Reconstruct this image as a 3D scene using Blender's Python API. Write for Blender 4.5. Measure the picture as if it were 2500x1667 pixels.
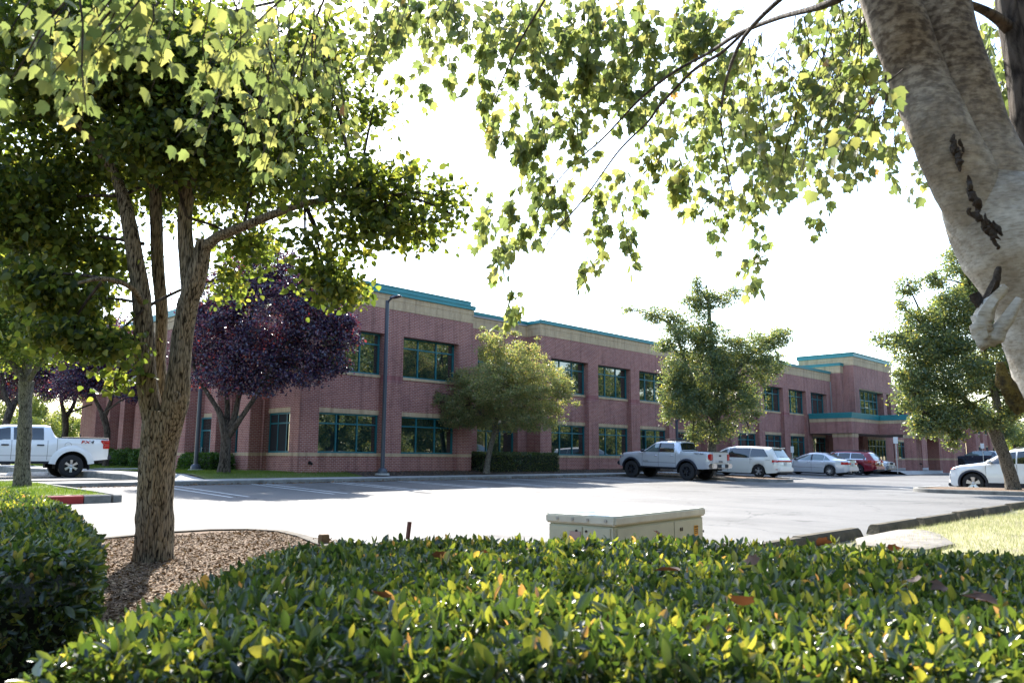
import bpy, bmesh, math, random
import numpy as np
from mathutils import Vector, Matrix, noise as mnoise
R=math.radians
rng=np.random.default_rng(7); random.seed(7)
SC=bpy.context.scene
for o in list(bpy.data.objects): bpy.data.objects.remove(o)
# ---------------------------------------------------------------- camera
F=1900.;CX,CY=1250.,833.5
PITCH,ROLL,HEAD=R(8.53),R(0.31),R(44.05)
FW=np.array([math.cos(HEAD)*math.cos(PITCH),math.sin(HEAD)*math.cos(PITCH),math.sin(PITCH)])
_r=np.array([math.sin(HEAD),-math.cos(HEAD),0.]);_u=np.cross(_r,FW)
RT=math.cos(ROLL)*_r+math.sin(ROLL)*_u; UP=-math.sin(ROLL)*_r+math.cos(ROLL)*_u
def at(px,py,d):                    # point seen at (px,py) of the 2500x1667 photo, d metres ahead
    return FW*d+RT*((px-CX)*d/F)+UP*((CY-py)*d/F)
camd=bpy.data.cameras.new('camera'); cam=bpy.data.objects.new('camera',camd); SC.collection.objects.link(cam)
M=Matrix.Identity(4)
for i in range(3): M[i][0]=RT[i];M[i][1]=UP[i];M[i][2]=-FW[i]
cam.matrix_world=M
camd.sensor_width=36; camd.lens=F/2500*36; camd.clip_start=.05; camd.clip_end=3000
camd.dof.use_dof=True; camd.dof.focus_distance=22; camd.dof.aperture_fstop=6.3
SC.camera=cam
# ---------------------------------------------------------------- world, sun, exposure
SUN_EL,SUN_AZ=R(42.4),R(59.7)       # azimuth of the direction towards the sun, counter-clockwise from +x
W=bpy.data.worlds.new('World'); SC.world=W; W.use_nodes=True
nt=W.node_tree; bg=nt.nodes['Background']; sky=nt.nodes.new('ShaderNodeTexSky'); sky.sky_type='NISHITA'
sky.sun_disc=False; sky.sun_elevation=SUN_EL; sky.sun_rotation=math.pi/2-SUN_AZ; sky.air_density=1.2; sky.dust_density=.9; sky.ozone_density=1.0
nt.links.new(sky.outputs[0],bg.inputs[0]); bg.inputs[1].default_value=.15
sd=bpy.data.lights.new('sun','SUN'); sd.energy=4.2; sd.angle=R(.55); sd.color=(1,.94,.85)
so=bpy.data.objects.new('sun',sd); SC.collection.objects.link(so)
dv=Vector((math.cos(SUN_AZ)*math.cos(SUN_EL),math.sin(SUN_AZ)*math.cos(SUN_EL),math.sin(SUN_EL)))
so.rotation_euler=dv.to_track_quat('Z','Y').to_euler(); so.location=(0,0,40)
SC.view_settings.view_transform='Standard'; SC.view_settings.look='None'; SC.view_settings.gamma=1
SC.view_settings.exposure=1.85
SC.render.engine='CYCLES'
try:
    SC.cycles.max_bounces=8; SC.cycles.transparent_max_bounces=4; SC.cycles.diffuse_bounces=3
except Exception: pass
C=SC.collection
# ---------------------------------------------------------------- materials
MAT={}
def mat(name,col,rough=.6,metal=0,spec=.5,coat=0,nvar=0,nscale=3.,bump=0,bscale=20.,col2=None,emit=None,ior=None,coords='Object',stretch=(1,1,1),trans=0):
    if name in MAT: return MAT[name]
    m=bpy.data.materials.new(name); m.use_nodes=True; t=m.node_tree; b=t.nodes['Principled BSDF']
    b.inputs['Base Color'].default_value=(*col,1); b.inputs['Roughness'].default_value=rough; b.inputs['Metallic'].default_value=metal
    b.inputs['Specular IOR Level'].default_value=spec
    if coat: b.inputs['Coat Weight'].default_value=coat; b.inputs['Coat Roughness'].default_value=.04
    if ior: b.inputs['IOR'].default_value=ior
    tc=t.nodes.new('ShaderNodeTexCoord'); mp=t.nodes.new('ShaderNodeMapping'); t.links.new(tc.outputs[coords],mp.inputs[0]); mp.inputs['Scale'].default_value=stretch
    if nvar or col2:
        n=t.nodes.new('ShaderNodeTexNoise'); n.inputs['Scale'].default_value=nscale; n.inputs['Detail'].default_value=6; n.inputs['Roughness'].default_value=.65
        t.links.new(mp.outputs[0],n.inputs[0]); cr=t.nodes.new('ShaderNodeValToRGB'); cr.color_ramp.elements[0].position=.32; cr.color_ramp.elements[1].position=.68
        c2=col2 if col2 else tuple(c*(1-nvar) for c in col)
        cr.color_ramp.elements[0].color=(*c2,1); cr.color_ramp.elements[1].color=(*(tuple(min(1,c*(1+nvar*.5)) for c in col)),1)
        t.links.new(n.outputs[0],cr.inputs[0]); t.links.new(cr.outputs[0],b.inputs['Base Color'])
    if bump:
        n2=t.nodes.new('ShaderNodeTexNoise'); n2.inputs['Scale'].default_value=bscale; n2.inputs['Detail'].default_value=5; t.links.new(mp.outputs[0],n2.inputs[0])
        bp=t.nodes.new('ShaderNodeBump'); bp.inputs['Strength'].default_value=min(1,bump); bp.inputs['Distance'].default_value=.02; t.links.new(n2.outputs[0],bp.inputs['Height']); t.links.new(bp.outputs[0],b.inputs['Normal'])
    MAT[name]=m; return m
def brickmat(name,c1,c2,mortar,bw,rh,ms=.006,offset=.5,vari=.25):
    m=bpy.data.materials.new(name); m.use_nodes=True; t=m.node_tree; b=t.nodes['Principled BSDF']; b.inputs['Roughness'].default_value=.85; b.inputs['Specular IOR Level'].default_value=.25
    uv=t.nodes.new('ShaderNodeUVMap'); br=t.nodes.new('ShaderNodeTexBrick'); t.links.new(uv.outputs[0],br.inputs['Vector'])
    br.inputs['Scale'].default_value=1; br.inputs['Brick Width'].default_value=bw; br.inputs['Row Height'].default_value=rh; br.inputs['Mortar Size'].default_value=ms
    br.inputs['Mortar Smooth'].default_value=.1; br.inputs['Bias'].default_value=0; br.offset=offset
    br.inputs['Color1'].default_value=(*c1,1); br.inputs['Color2'].default_value=(*c2,1); br.inputs['Mortar'].default_value=(*mortar,1)
    n=t.nodes.new('ShaderNodeTexNoise'); n.inputs['Scale'].default_value=.7; n.inputs['Detail'].default_value=8; n.inputs['Roughness'].default_value=.7; t.links.new(uv.outputs[0],n.inputs[0])
    mx=t.nodes.new('ShaderNodeMix'); mx.data_type='RGBA'; mx.blend_type='MULTIPLY'; mx.inputs[0].default_value=1
    cr=t.nodes.new('ShaderNodeValToRGB'); cr.color_ramp.elements[0].position=.3; cr.color_ramp.elements[0].color=(1-vari,1-vari,1-vari*.8,1); cr.color_ramp.elements[1].position=.7; cr.color_ramp.elements[1].color=(1.1,1.08,1.05,1)
    t.links.new(n.outputs[0],cr.inputs[0]); t.links.new(br.outputs['Color'],mx.inputs[6]); t.links.new(cr.outputs[0],mx.inputs[7]); t.links.new(mx.outputs[2],b.inputs['Base Color'])
    ms_=t.nodes.new('ShaderNodeMapping'); ms_.inputs['Scale'].default_value=(2.2,.16,1); t.links.new(uv.outputs[0],ms_.inputs[0]); ns=t.nodes.new('ShaderNodeTexNoise'); ns.inputs['Scale'].default_value=1.6; ns.inputs['Detail'].default_value=5; t.links.new(ms_.outputs[0],ns.inputs[0])
    cs=t.nodes.new('ShaderNodeValToRGB'); cs.color_ramp.elements[0].position=.30; cs.color_ramp.elements[0].color=(.66,.64,.64,1); cs.color_ramp.elements[1].position=.50; cs.color_ramp.elements[1].color=(1,1,1,1); t.links.new(ns.outputs[0],cs.inputs[0])
    mw=t.nodes.new('ShaderNodeMix'); mw.data_type='RGBA'; mw.blend_type='MULTIPLY'; mw.inputs[0].default_value=1; t.links.new(mx.outputs[2],mw.inputs[6]); t.links.new(cs.outputs[0],mw.inputs[7]); t.links.new(mw.outputs[2],b.inputs['Base Color'])
    bp=t.nodes.new('ShaderNodeBump'); bp.inputs['Strength'].default_value=.5; bp.inputs['Distance'].default_value=.006; bp.invert=True; t.links.new(br.outputs['Fac'],bp.inputs['Height']); t.links.new(bp.outputs[0],b.inputs['Normal'])
    return m
def leafmat(name,stops,trans=.45,rough=.45,tcol=None,spec=.4):
    """stops: colours picked leaf by leaf by the attribute lv; light shines through the blade"""
    m=bpy.data.materials.new(name); m.use_nodes=True; t=m.node_tree; out=t.nodes['Material Output']; b=t.nodes['Principled BSDF']
    a=t.nodes.new('ShaderNodeAttribute'); a.attribute_name='lv'; cr=t.nodes.new('ShaderNodeValToRGB'); el=cr.color_ramp.elements
    while len(el)<len(stops): el.new(.5)
    for e,(p,c) in zip(el,stops): e.position=p; e.color=(*c,1)
    t.links.new(a.outputs['Fac'],cr.inputs[0]); t.links.new(cr.outputs[0],b.inputs['Base Color']); b.inputs['Roughness'].default_value=rough; b.inputs['Specular IOR Level'].default_value=spec
    tr=t.nodes.new('ShaderNodeBsdfTranslucent'); g=t.nodes.new('ShaderNodeMix'); g.data_type='RGBA'; g.blend_type='MULTIPLY'; g.inputs[0].default_value=1
    t.links.new(cr.outputs[0],g.inputs[6]); g.inputs[7].default_value=(*(tcol or (1.7,1.6,.5)),1); t.links.new(g.outputs[2],tr.inputs[0])
    mx=t.nodes.new('ShaderNodeMixShader'); mx.inputs[0].default_value=trans; t.links.new(b.outputs[0],mx.inputs[1]); t.links.new(tr.outputs[0],mx.inputs[2]); t.links.new(mx.outputs[0],out.inputs[0])
    return m
def barkmat(name,dark,light,sc=14,stretch=(1,1,.18),bump=.8,patch=None):
    m=bpy.data.materials.new(name); m.use_nodes=True; t=m.node_tree; b=t.nodes['Principled BSDF']; b.inputs['Roughness'].default_value=.9; b.inputs['Specular IOR Level'].default_value=.2
    tc=t.nodes.new('ShaderNodeTexCoord'); mp=t.nodes.new('ShaderNodeMapping'); mp.inputs['Scale'].default_value=stretch; t.links.new(tc.outputs['Object'],mp.inputs[0])
    n=t.nodes.new('ShaderNodeTexNoise'); n.inputs['Scale'].default_value=sc; n.inputs['Detail'].default_value=8; n.inputs['Roughness'].default_value=.7; n.inputs['Distortion'].default_value=.6; t.links.new(mp.outputs[0],n.inputs[0])
    v=t.nodes.new('ShaderNodeTexVoronoi'); v.feature='DISTANCE_TO_EDGE'; v.inputs['Scale'].default_value=sc*1.3; t.links.new(mp.outputs[0],v.inputs[0])
    mu=t.nodes.new('ShaderNodeMath'); mu.operation='MULTIPLY_ADD'; t.links.new(v.outputs[0],mu.inputs[0]); mu.inputs[1].default_value=.8; t.links.new(n.outputs[0],mu.inputs[2])
    cr=t.nodes.new('ShaderNodeValToRGB'); cr.color_ramp.elements[0].position=.45; cr.color_ramp.elements[0].color=(*dark,1); cr.color_ramp.elements[1].position=.68; cr.color_ramp.elements[1].color=(*light,1)
    t.links.new(mu.outputs[0],cr.inputs[0]); last=cr.outputs[0]
    if patch:
        n3=t.nodes.new('ShaderNodeTexNoise'); n3.inputs['Scale'].default_value=3; n3.inputs['Detail'].default_value=5; t.links.new(tc.outputs['Object'],n3.inputs[0])
        c3=t.nodes.new('ShaderNodeValToRGB'); c3.color_ramp.elements[0].position=.5; c3.color_ramp.elements[1].position=.62; t.links.new(n3.outputs[0],c3.inputs[0])
        mx=t.nodes.new('ShaderNodeMix'); mx.data_type='RGBA'; t.links.new(c3.outputs[0],mx.inputs[0]); t.links.new(last,mx.inputs[6]); mx.inputs[7].default_value=(*patch,1); last=mx.outputs[2]
    t.links.new(last,b.inputs['Base Color'])
    bp=t.nodes.new('ShaderNodeBump'); bp.inputs['Strength'].default_value=bump; bp.inputs['Distance'].default_value=.03; t.links.new(mu.outputs[0],bp.inputs['Height']); t.links.new(bp.outputs[0],b.inputs['Normal'])
    return m
BRICK=brickmat('red_brick',(.255,.080,.066),(.345,.128,.102),(.46,.35,.31),.2,.0735,.0085)
TAN=brickmat('tan_soldier_brick',(.46,.33,.20),(.52,.39,.25),(.36,.28,.19),.0735,.22,.004,offset=0,vari=.15)
TEAL=mat('teal_metal',(.02,.20,.22),.38,nvar=.12,nscale=1.2)
FRAME=mat('teal_window_frame',(.004,.115,.14),.4)
PANE=mat('window_glass',(.003,.018,.018),.015,spec=.5,ior=2.7)
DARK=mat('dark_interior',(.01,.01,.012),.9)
ROOFM=mat('roof_membrane',(.35,.35,.36),.8)
CONC=mat('concrete',(.34,.335,.32),.85,nvar=.3,nscale=1.6,bump=.2,bscale=40)
KERB=mat('kerb_concrete',(.20,.195,.18),.9,nvar=.5,nscale=2.5,bump=.4,bscale=30)
KERBM=mat('mossy_wheel_stop',(.075,.06,.038),.95,nvar=.6,nscale=5,bump=.6,bscale=25,col2=(.03,.026,.012))
REDP=mat('red_kerb_paint',(.33,.02,.02),.6,nvar=.45,nscale=3)
WHITEP=mat('road_paint',(.55,.55,.54),.7,nvar=.4,nscale=6)
POLE=mat('pole_paint',(.045,.055,.075),.4)
GALV=mat('galvanised_steel',(.45,.46,.47),.4,metal=.8)
def asphaltmat():
    m=bpy.data.materials.new('asphalt'); m.use_nodes=True; t=m.node_tree; b=t.nodes['Principled BSDF']; b.inputs['Roughness'].default_value=.75; b.inputs['Specular IOR Level'].default_value=.35
    tc=t.nodes.new('ShaderNodeTexCoord')
    def nz(s,d=6,r=.65,st=(1,1,1)):
        mp=t.nodes.new('ShaderNodeMapping'); mp.inputs['Scale'].default_value=st; t.links.new(tc.outputs['Object'],mp.inputs[0])
        n=t.nodes.new('ShaderNodeTexNoise'); n.inputs['Scale'].default_value=s; n.inputs['Detail'].default_value=d; n.inputs['Roughness'].default_value=r; t.links.new(mp.outputs[0],n.inputs[0]); return n
    a=nz(.35,8,.7,(1,.45,1)); f=nz(60,3,.8)
    cr=t.nodes.new('ShaderNodeValToRGB'); cr.color_ramp.elements[0].position=.33; cr.color_ramp.elements[0].color=(.065,.064,.062,1); cr.color_ramp.elements[1].position=.58; cr.color_ramp.elements[1].color=(.135,.131,.125,1); t.links.new(a.outputs[0],cr.inputs[0])
    c2=t.nodes.new('ShaderNodeValToRGB'); c2.color_ramp.elements[0].position=.3; c2.color_ramp.elements[0].color=(.6,.6,.6,1); c2.color_ramp.elements[1].position=.7; c2.color_ramp.elements[1].color=(1.25,1.25,1.25,1); t.links.new(f.outputs[0],c2.inputs[0])
    mx=t.nodes.new('ShaderNodeMix'); mx.data_type='RGBA'; mx.blend_type='MULTIPLY'; mx.inputs[0].default_value=1; t.links.new(cr.outputs[0],mx.inputs[6]); t.links.new(c2.outputs[0],mx.inputs[7])
    # hairline cracks
    v=t.nodes.new('ShaderNodeTexVoronoi'); v.feature='DISTANCE_TO_EDGE'; v.inputs['Scale'].default_value=.33; w=nz(.8,5,.6); ad=t.nodes.new('ShaderNodeMix'); ad.data_type='RGBA'; ad.blend_type='ADD'; ad.inputs[0].default_value=1.6
    t.links.new(tc.outputs['Object'],ad.inputs[6]); t.links.new(w.outputs['Color'],ad.inputs[7]); t.links.new(ad.outputs[2],v.inputs[0])
    lt=t.nodes.new('ShaderNodeMath'); lt.operation='LESS_THAN'; lt.inputs[1].default_value=.004; t.links.new(v.outputs[0],lt.inputs[0])
    m2=t.nodes.new('ShaderNodeMix'); m2.data_type='RGBA'; t.links.new(lt.outputs[0],m2.inputs[0]); t.links.new(mx.outputs[2],m2.inputs[6]); m2.inputs[7].default_value=(.045,.045,.045,1)
    st=nz(1.1,3,.5); c5=t.nodes.new('ShaderNodeValToRGB'); c5.color_ramp.elements[0].position=.27; c5.color_ramp.elements[0].color=(.45,.44,.43,1); c5.color_ramp.elements[1].position=.36; c5.color_ramp.elements[1].color=(1,1,1,1); t.links.new(st.outputs[0],c5.inputs[0])
    m6=t.nodes.new('ShaderNodeMix'); m6.data_type='RGBA'; m6.blend_type='MULTIPLY'; m6.inputs[0].default_value=1; t.links.new(m2.outputs[2],m6.inputs[6]); t.links.new(c5.outputs[0],m6.inputs[7]); t.links.new(m6.outputs[2],b.inputs['Base Color'])
    bp=t.nodes.new('ShaderNodeBump'); bp.inputs['Strength'].default_value=.7; bp.inputs['Distance'].default_value=.01; t.links.new(f.outputs[0],bp.inputs['Height']); t.links.new(bp.outputs[0],b.inputs['Normal'])
    return m
ASPH=asphaltmat()
GRASS=mat('grass_ground',(.085,.13,.022),.95,nvar=.5,nscale=1.5,bump=.8,bscale=60,col2=(.13,.13,.04))
DRYG=mat('dry_lawn_ground',(.32,.29,.17),.95,nvar=.5,nscale=1.2,bump=.8,bscale=60,col2=(.17,.15,.09))
MULCH=mat('bark_mulch_ground',(.16,.10,.055),.95,nvar=.6,nscale=18,bump=1,bscale=50,col2=(.05,.032,.02))
SOIL=mat('planter_soil',(.06,.042,.03),.95,nvar=.6,nscale=12,bump=1,bscale=40)
# ---------------------------------------------------------------- mesh helpers
class MB:
    def __init__(s): s.v=[];s.f=[];s.m=[]
    def add(s,vs,fs,mi=0):
        k=len(s.v); s.v+=[tuple(map(float,v)) for v in vs]; s.f+=[tuple(k+i for i in f) for f in fs]; s.m+=[mi]*len(fs); return s
    def box(s,x0,x1,y0,y1,z0,z1,mi=0):
        return s.add([(x0,y0,z0),(x1,y0,z0),(x1,y1,z0),(x0,y1,z0),(x0,y0,z1),(x1,y0,z1),(x1,y1,z1),(x0,y1,z1)],[(0,3,2,1),(4,5,6,7),(0,1,5,4),(1,2,6,5),(2,3,7,6),(3,0,4,7)],mi)
    def quad(s,a,b,c,d,mi=0): return s.add([a,b,c,d],[(0,1,2,3)],mi)
    def grid(s,P,mi=0,flip=False):
        n=len(P);m=len(P[0]); vs=[p for r in P for p in r]
        fs=[((i*m+j),(i*m+j+1),((i+1)*m+j+1),((i+1)*m+j)) for i in range(n-1) for j in range(m-1)]
        if flip: fs=[f[::-1] for f in fs]
        return s.add(vs,fs,mi)
    def tube(s,pts,rad,n=8,mi=0,cap=True,rough=0,seed=0,fr=3.,closed_tip=False):
        pts=[Vector(p) for p in pts]; rings=[]; up=Vector((.31,.17,.93))
        for i,p in enumerate(pts):
            d=(pts[min(i+1,len(pts)-1)]-pts[max(i-1,0)]); d.normalize() if d.length>0 else None
            if i==0:
                a=d.cross(up) if abs(d.dot(up))<.95 else d.cross(Vector((1,0,0))); a.normalize()
            else:
                a=(a-d*a.dot(d)); a.normalize()
            b=d.cross(a); r=rad[i]; ring=[]
            for k in range(n):
                t=2*math.pi*k/n; q=a*math.cos(t)+b*math.sin(t); rr=r
                if rough: rr=r*(1+rough*mnoise.noise(Vector((q.x*fr+seed,q.y*fr,p.z*1.2+q.z*fr))))
                ring.append(tuple(p+q*rr))
            rings.append(ring)
        m=n; vs=[v for r in rings for v in r]; fs=[]
        for i in range(len(rings)-1):
            for k in range(n): fs.append((i*m+k,i*m+(k+1)%m,(i+1)*m+(k+1)%m,(i+1)*m+k))
        if cap: fs.append(tuple(range(n))[::-1]); fs.append(tuple((len(rings)-1)*m+k for k in range(n)))
        return s.add(vs,fs,mi)
    def lathe(s,prof,axis='z',o=(0,0,0),n=24,mi=0,close=False):
        vs=[];fs=[];m=len(prof)
        for k in range(n):
            t=2*math.pi*k/n;c,sn=math.cos(t),math.sin(t)
            for r,h in prof:
                p=(r*c,r*sn,h) if axis=='z' else ((r*c,h,r*sn) if axis=='y' else (h,r*c,r*sn))
                vs.append((p[0]+o[0],p[1]+o[1],p[2]+o[2]))
        for k in range(n):
            for j in range(m-1): fs.append((k*m+j,((k+1)%n)*m+j,((k+1)%n)*m+j+1,k*m+j+1))
        return s.add(vs,fs,mi)
    def build(s,name,mats,parent=None,smooth=None,uv=True,bevel=0):
        me=bpy.data.meshes.new(name); me.from_pydata(s.v,[],s.f)
        if not isinstance(mats,(list,tuple)): mats=[mats]
        for m in mats: me.materials.append(m)
        if len(mats)>1: me.polygons.foreach_set('material_index',s.m)
        if bevel:
            bm=bmesh.new(); bm.from_mesh(me); bmesh.ops.remove_doubles(bm,verts=bm.verts,dist=1e-5)
            bmesh.ops.bevel(bm,geom=[e for e in bm.edges if len(e.link_faces)==2 and e.calc_face_angle(0)>.6],offset=bevel,segments=2,affect='EDGES',clamp_overlap=True)
            bm.to_mesh(me); bm.free()
        if uv:
            u=me.uv_layers.new(name='UVMap'); n=len(me.loops); co=np.zeros(len(me.vertices)*3); me.vertices.foreach_get('co',co); co=co.reshape(-1,3)
            li=np.zeros(n,int); me.loops.foreach_get('vertex_index',li); no=np.zeros(len(me.polygons)*3); me.polygons.foreach_get('normal',no); no=np.abs(no.reshape(-1,3))
            lt=np.zeros(len(me.polygons),int); me.polygons.foreach_get('loop_total',lt); nn=np.repeat(no,lt,axis=0); P=co[li]; U=np.zeros((n,2))
            ax=nn.argmax(1); U[:,0]=np.where(ax==0,P[:,1],P[:,0]); U[:,1]=np.where(ax==2,P[:,1],P[:,2])-ZREF; u.data.foreach_set('uv',U.ravel())
        if smooth is not None:
            me.polygons.foreach_set('use_smooth',[True]*len(me.polygons)); me.set_sharp_from_angle(angle=R(smooth))
        me.update(); o=bpy.data.objects.new(name,me); C.objects.link(o)
        if parent: o.parent=parent
        return o
ZREF=.05-.0735*20
def thing(name,label,cat,loc=(0,0,0),rz=0,group=None):
    o=bpy.data.objects.new(name,None); C.objects.link(o); o.location=[float(c) for c in loc]; o.rotation_euler=(0,0,rz); o.empty_display_size=.3
    return tag(o,label,cat,group)
def tag(o,label,cat,group=None):
    o['label']=label;o['category']=cat
    if group:o['group']=group
    return o
def kind(o,k,label=None):
    o['kind']=k
    if label:o['label']=label
    return o
def leaves(name,P,size,mat,parent=None,shape='diamond',D=None,N=None,droop=0.,var=.3,lv=None,ob=None):
    """P (n,3) leaf bases, D directions of the blade, N rough normals -> one mesh of separate leaf blades"""
    n=len(P)
    if D is None: D=rng.normal(size=(n,3)); 
    D=D+np.array([0,0,-droop]); D/=np.linalg.norm(D,axis=1,keepdims=True)+1e-9
    if N is None: N=rng.normal(size=(n,3))
    S=np.cross(D,N); S/=np.linalg.norm(S,axis=1,keepdims=True)+1e-9; N2=np.cross(S,D)
    if shape=='diamond': T=[(0,0,0),(.34,.45,.10),(0,1,-.05),(-.34,.45,.10)]; Fc=[(0,1,2),(0,2,3)]
    elif shape=='oval': T=[(0,0,0),(.13,.15,.05),(.20,.38,.08),(.20,.62,.08),(.11,.86,.02),(0,1,-.05),(-.11,.86,.02),(-.20,.62,.08),(-.20,.38,.08),(-.13,.15,.05)]; Fc=[(0,1,2,3,4,5),(0,5,6,7,8,9)]
    elif shape=='round': T=[(0,0,0),(.30,.12,.06),(.44,.42,.10),(.27,.78,.05),(0,1.05,-.10),(-.27,.78,.05),(-.44,.42,.10),(-.30,.12,.06)]; Fc=[(0,1,2,3,4),(0,4,5,6,7)]
    elif shape=='lobed': T=[(0,0,0),(.26,.0,.05),(.50,.20,.10),(.40,.38,.09),(.50,.70,.04),(.25,.66,.03),(0,1.05,-.14),(-.25,.66,.03),(-.50,.70,.04),(-.40,.38,.09),(-.50,.20,.10),(-.26,.0,.05)]; Fc=[(0,1,2,3,5,6),(3,4,5),(0,6,7,9,10,11),(7,8,9)]
    elif shape=='blade': T=[(-.04,0,0),(.04,0,0),(.0,1,.15)]; Fc=[(0,1,2)]
    T=np.array(T,float); k=len(T); s=size*(1+var*rng.normal(size=n)).clip(.45,1.9); w=rng.uniform(.8,1.15,n)
    V=P[:,None,:]+s[:,None,None]*(T[None,:,0,None]*w[:,None,None]*S[:,None,:]+T[None,:,1,None]*D[:,None,:]+T[None,:,2,None]*N2[:,None,:])
    me=bpy.data.meshes.new(name); me.vertices.add(n*k); me.vertices.foreach_set('co',V.astype(np.float32).ravel())
    idx=np.concatenate([np.array(f) for f in Fc]); lt=np.array([len(f) for f in Fc]); L=len(idx)
    me.loops.add(n*L); me.loops.foreach_set('vertex_index',(idx[None,:]+(np.arange(n)*k)[:,None]).ravel().astype(np.int32))
    me.polygons.add(n*len(Fc)); st=np.concatenate([[0],np.cumsum(lt)[:-1]]); me.polygons.foreach_set('loop_start',(st[None,:]+(np.arange(n)*L)[:,None]).ravel().astype(np.int32))
    me.update(calc_edges=True)
    a=me.attributes.new('lv','FLOAT','POINT'); vals=rng.random(n) if lv is None else lv; a.data.foreach_set('value',np.repeat(vals,k).astype(np.float32))
    me.materials.append(mat); me.polygons.foreach_set('use_smooth',[True]*len(me.polygons))
    if ob: return me
    o=bpy.data.objects.new(name,me); C.objects.link(o)
    if parent: o.parent=parent
    return o
def sm(t): t=min(1,max(0,t)); return t*t*(3-2*t)
def zl(x,y):                         # height of the parking lot
    z=-.885+.028*(min(y,24.6)-24.6); z=max(z,-1.05)
    w=sm((9-x)/3)*sm((y-11)/5); z+=w*max(0,-.92-z); z-=.13*sm((x-31.3)/.6)*sm((11-y)/3)*sm((44-x)/8)
    return z+.3*sm((x-75)/30)
# ================================================================ GROUND
def strip(name,xs,ys,zf,m,thick=None,lab=None,kd='structure'):
    b=MB(); P=[[(x,y,zf(x,y)) for x in xs] for y in ys]; b.grid(P)
    o=b.build(name,m,smooth=60); return kind(o,kd,lab)
lin=lambda a,b,n:[a+(b-a)*i/(n-1) for i in range(n)]
# one sheet to the horizon, lowered where the lot, lawns and walks lie on it
def ring(name,z,m):
    b=MB(); b.quad((-900,-900,z),(1500,-900,z),(1500,1500,z),(-900,1500,z)); return kind(b.build(name,m),'structure')
ring('ground',-1.22,GRASS)
strip('parking_lot',lin(-40,190,116),lin(4.1,24.62,60),zl,ASPH)
strip('parking_lot',lin(9,190,91),lin(-40,4.1,30),lambda x,y:zl(x,y)-.004 if x>21.7 else -1.06,ASPH)
strip('road',lin(190,600,8),lin(-80,300,8),lambda x,y:-.8,ASPH)
LOT2=-.80
strip('parking_lot',lin(-70,10.2,40),lin(27.15,75,30),lambda x,y:LOT2,ASPH)
def zt(x,y): return -.765+.165*sm((y-26.4)/1.7)+.1*sm((y-28)/22)
def kerb(name,path,z0,z1,w,m,lab=None,side=1):
    """kerb along a polyline, outer (road) face on the path, w wide towards `side`"""
    b=MB(); n=len(path); L=[];
    for i,(x,y) in enumerate(path):
        a=path[max(0,i-1)];c=path[min(n-1,i+1)]; dx,dy=c[0]-a[0],c[1]-a[1]; l=math.hypot(dx,dy); nx,ny=-dy/l*side,dx/l*side
        zz=z1(x,y) if callable(z1) else z1; zb=z0(x,y) if callable(z0) else z0
        L.append([(x,y,zb-.1),(x+nx*.01,y+ny*.01,zz-.02),(x+nx*.03,y+ny*.03,zz),(x+nx*w,y+ny*w,zz),(x+nx*w,y+ny*w,zb-.1)])
    b.grid(L,flip=side>0); 
    for q in (0,-1): b.add(L[q],[(0,1,2,3,4)])
    return kind(b.build(name,m,smooth=30),'structure',lab)
def dens(pts,step=1.5):
    out=[]
    for a,b in zip(pts[:-1],pts[1:]):
        n=max(1,int(math.dist(a,b)/step))
        out+=[(a[0]+(b[0]-a[0])*i/n,a[1]+(b[1]-a[1])*i/n) for i in range(n)]
    return out+[pts[-1]]
def arc(cx,cy,r,a0,a1,n=8): return [(cx+r*math.cos(R(a0+(a1-a0)*i/n)),cy+r*math.sin(R(a0+(a1-a0)*i/n))) for i in range(n+1)]
# long kerb and the footpath in front of the building, in cast lengths with joints
xk=6.9
while xk<61:
    x2=min(xk+3.03,61.2); kerb('kerb',dens([(xk+.006,24.6),(x2-.006,24.6)]),zl,-.765,.15,KERB,side=1); xk=x2
strip('footpath',lin(6.9,61.2,56),lin(24.75,26.6,5),lambda x,y:-.767,CONC)
strip('footpath',lin(61.2,130,40),lin(19.2,28.9,20),lambda x,y:zl(x,y)+.012 if y<19.6 else max(-.80,zl(x,19.5)+.02)+.006*(y-19.5),CONC)
strip('footpath',lin(10.35,12.3,3),lin(26.6,60,20),lambda x,y:max(zt(x,y),-.765)-.02,CONC)
strip('footpath',lin(12.3,16.0,3),lin(36.0,38.0,3),lambda x,y:zt(x,y)+.015,CONC)
for i in range(7):
    b=MB(); b.box(6.9+i*7.6,6.912+i*7.6,24.76,26.59,-.77,-.7655); kind(b.build('footpath_joint',SOIL),'structure')
strip('lawn',[12.3,14,16,18.9],lin(26.6,60,40),zt,GRASS)
strip('planter_bed',lin(18.9,49.1,40),lin(26.6,29.6,10),zt,SOIL)
strip('planter_bed',lin(49.1,61,10),lin(26.5,26.62,2),lambda x,y:-.76,SOIL)
# grass peninsula with the red kerb on the left
def gz(x,y): return -.775+.04*mnoise.noise(Vector((x*.5,y*.5,0)))
strip('lawn',lin(-40,6.9,60),lin(24.5,26.95,5),gz,GRASS)
b=MB(); YS=lin(16.95,24.5,12); b.grid([[(x,y,gz(x,y)) for x in lin(-30,5.85+.75*(y-16.95)/7.6,50)] for y in YS]); kind(b.build('lawn',GRASS,smooth=60),'structure')
kerb('kerb',dens([(6.9,24.55),(6.15,17.3)])+arc(5.85,17.1,.3,0,-80,5)[1:],lambda x,y:zl(x,y)-.02,-.765,.15,KERB,side=-1)
kerb('kerb',[(5.85,16.8),(5.35,16.78)],lambda x,y:zl(x,y)-.02,-.765,.16,KERB,side=-1)
kerb('kerb',dens([(5.33,16.78),(-6,16.5)]),lambda x,y:zl(x,y)-.02,-.763,.16,REDP,lab='red painted length of kerb round the grass peninsula',side=-1)
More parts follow.
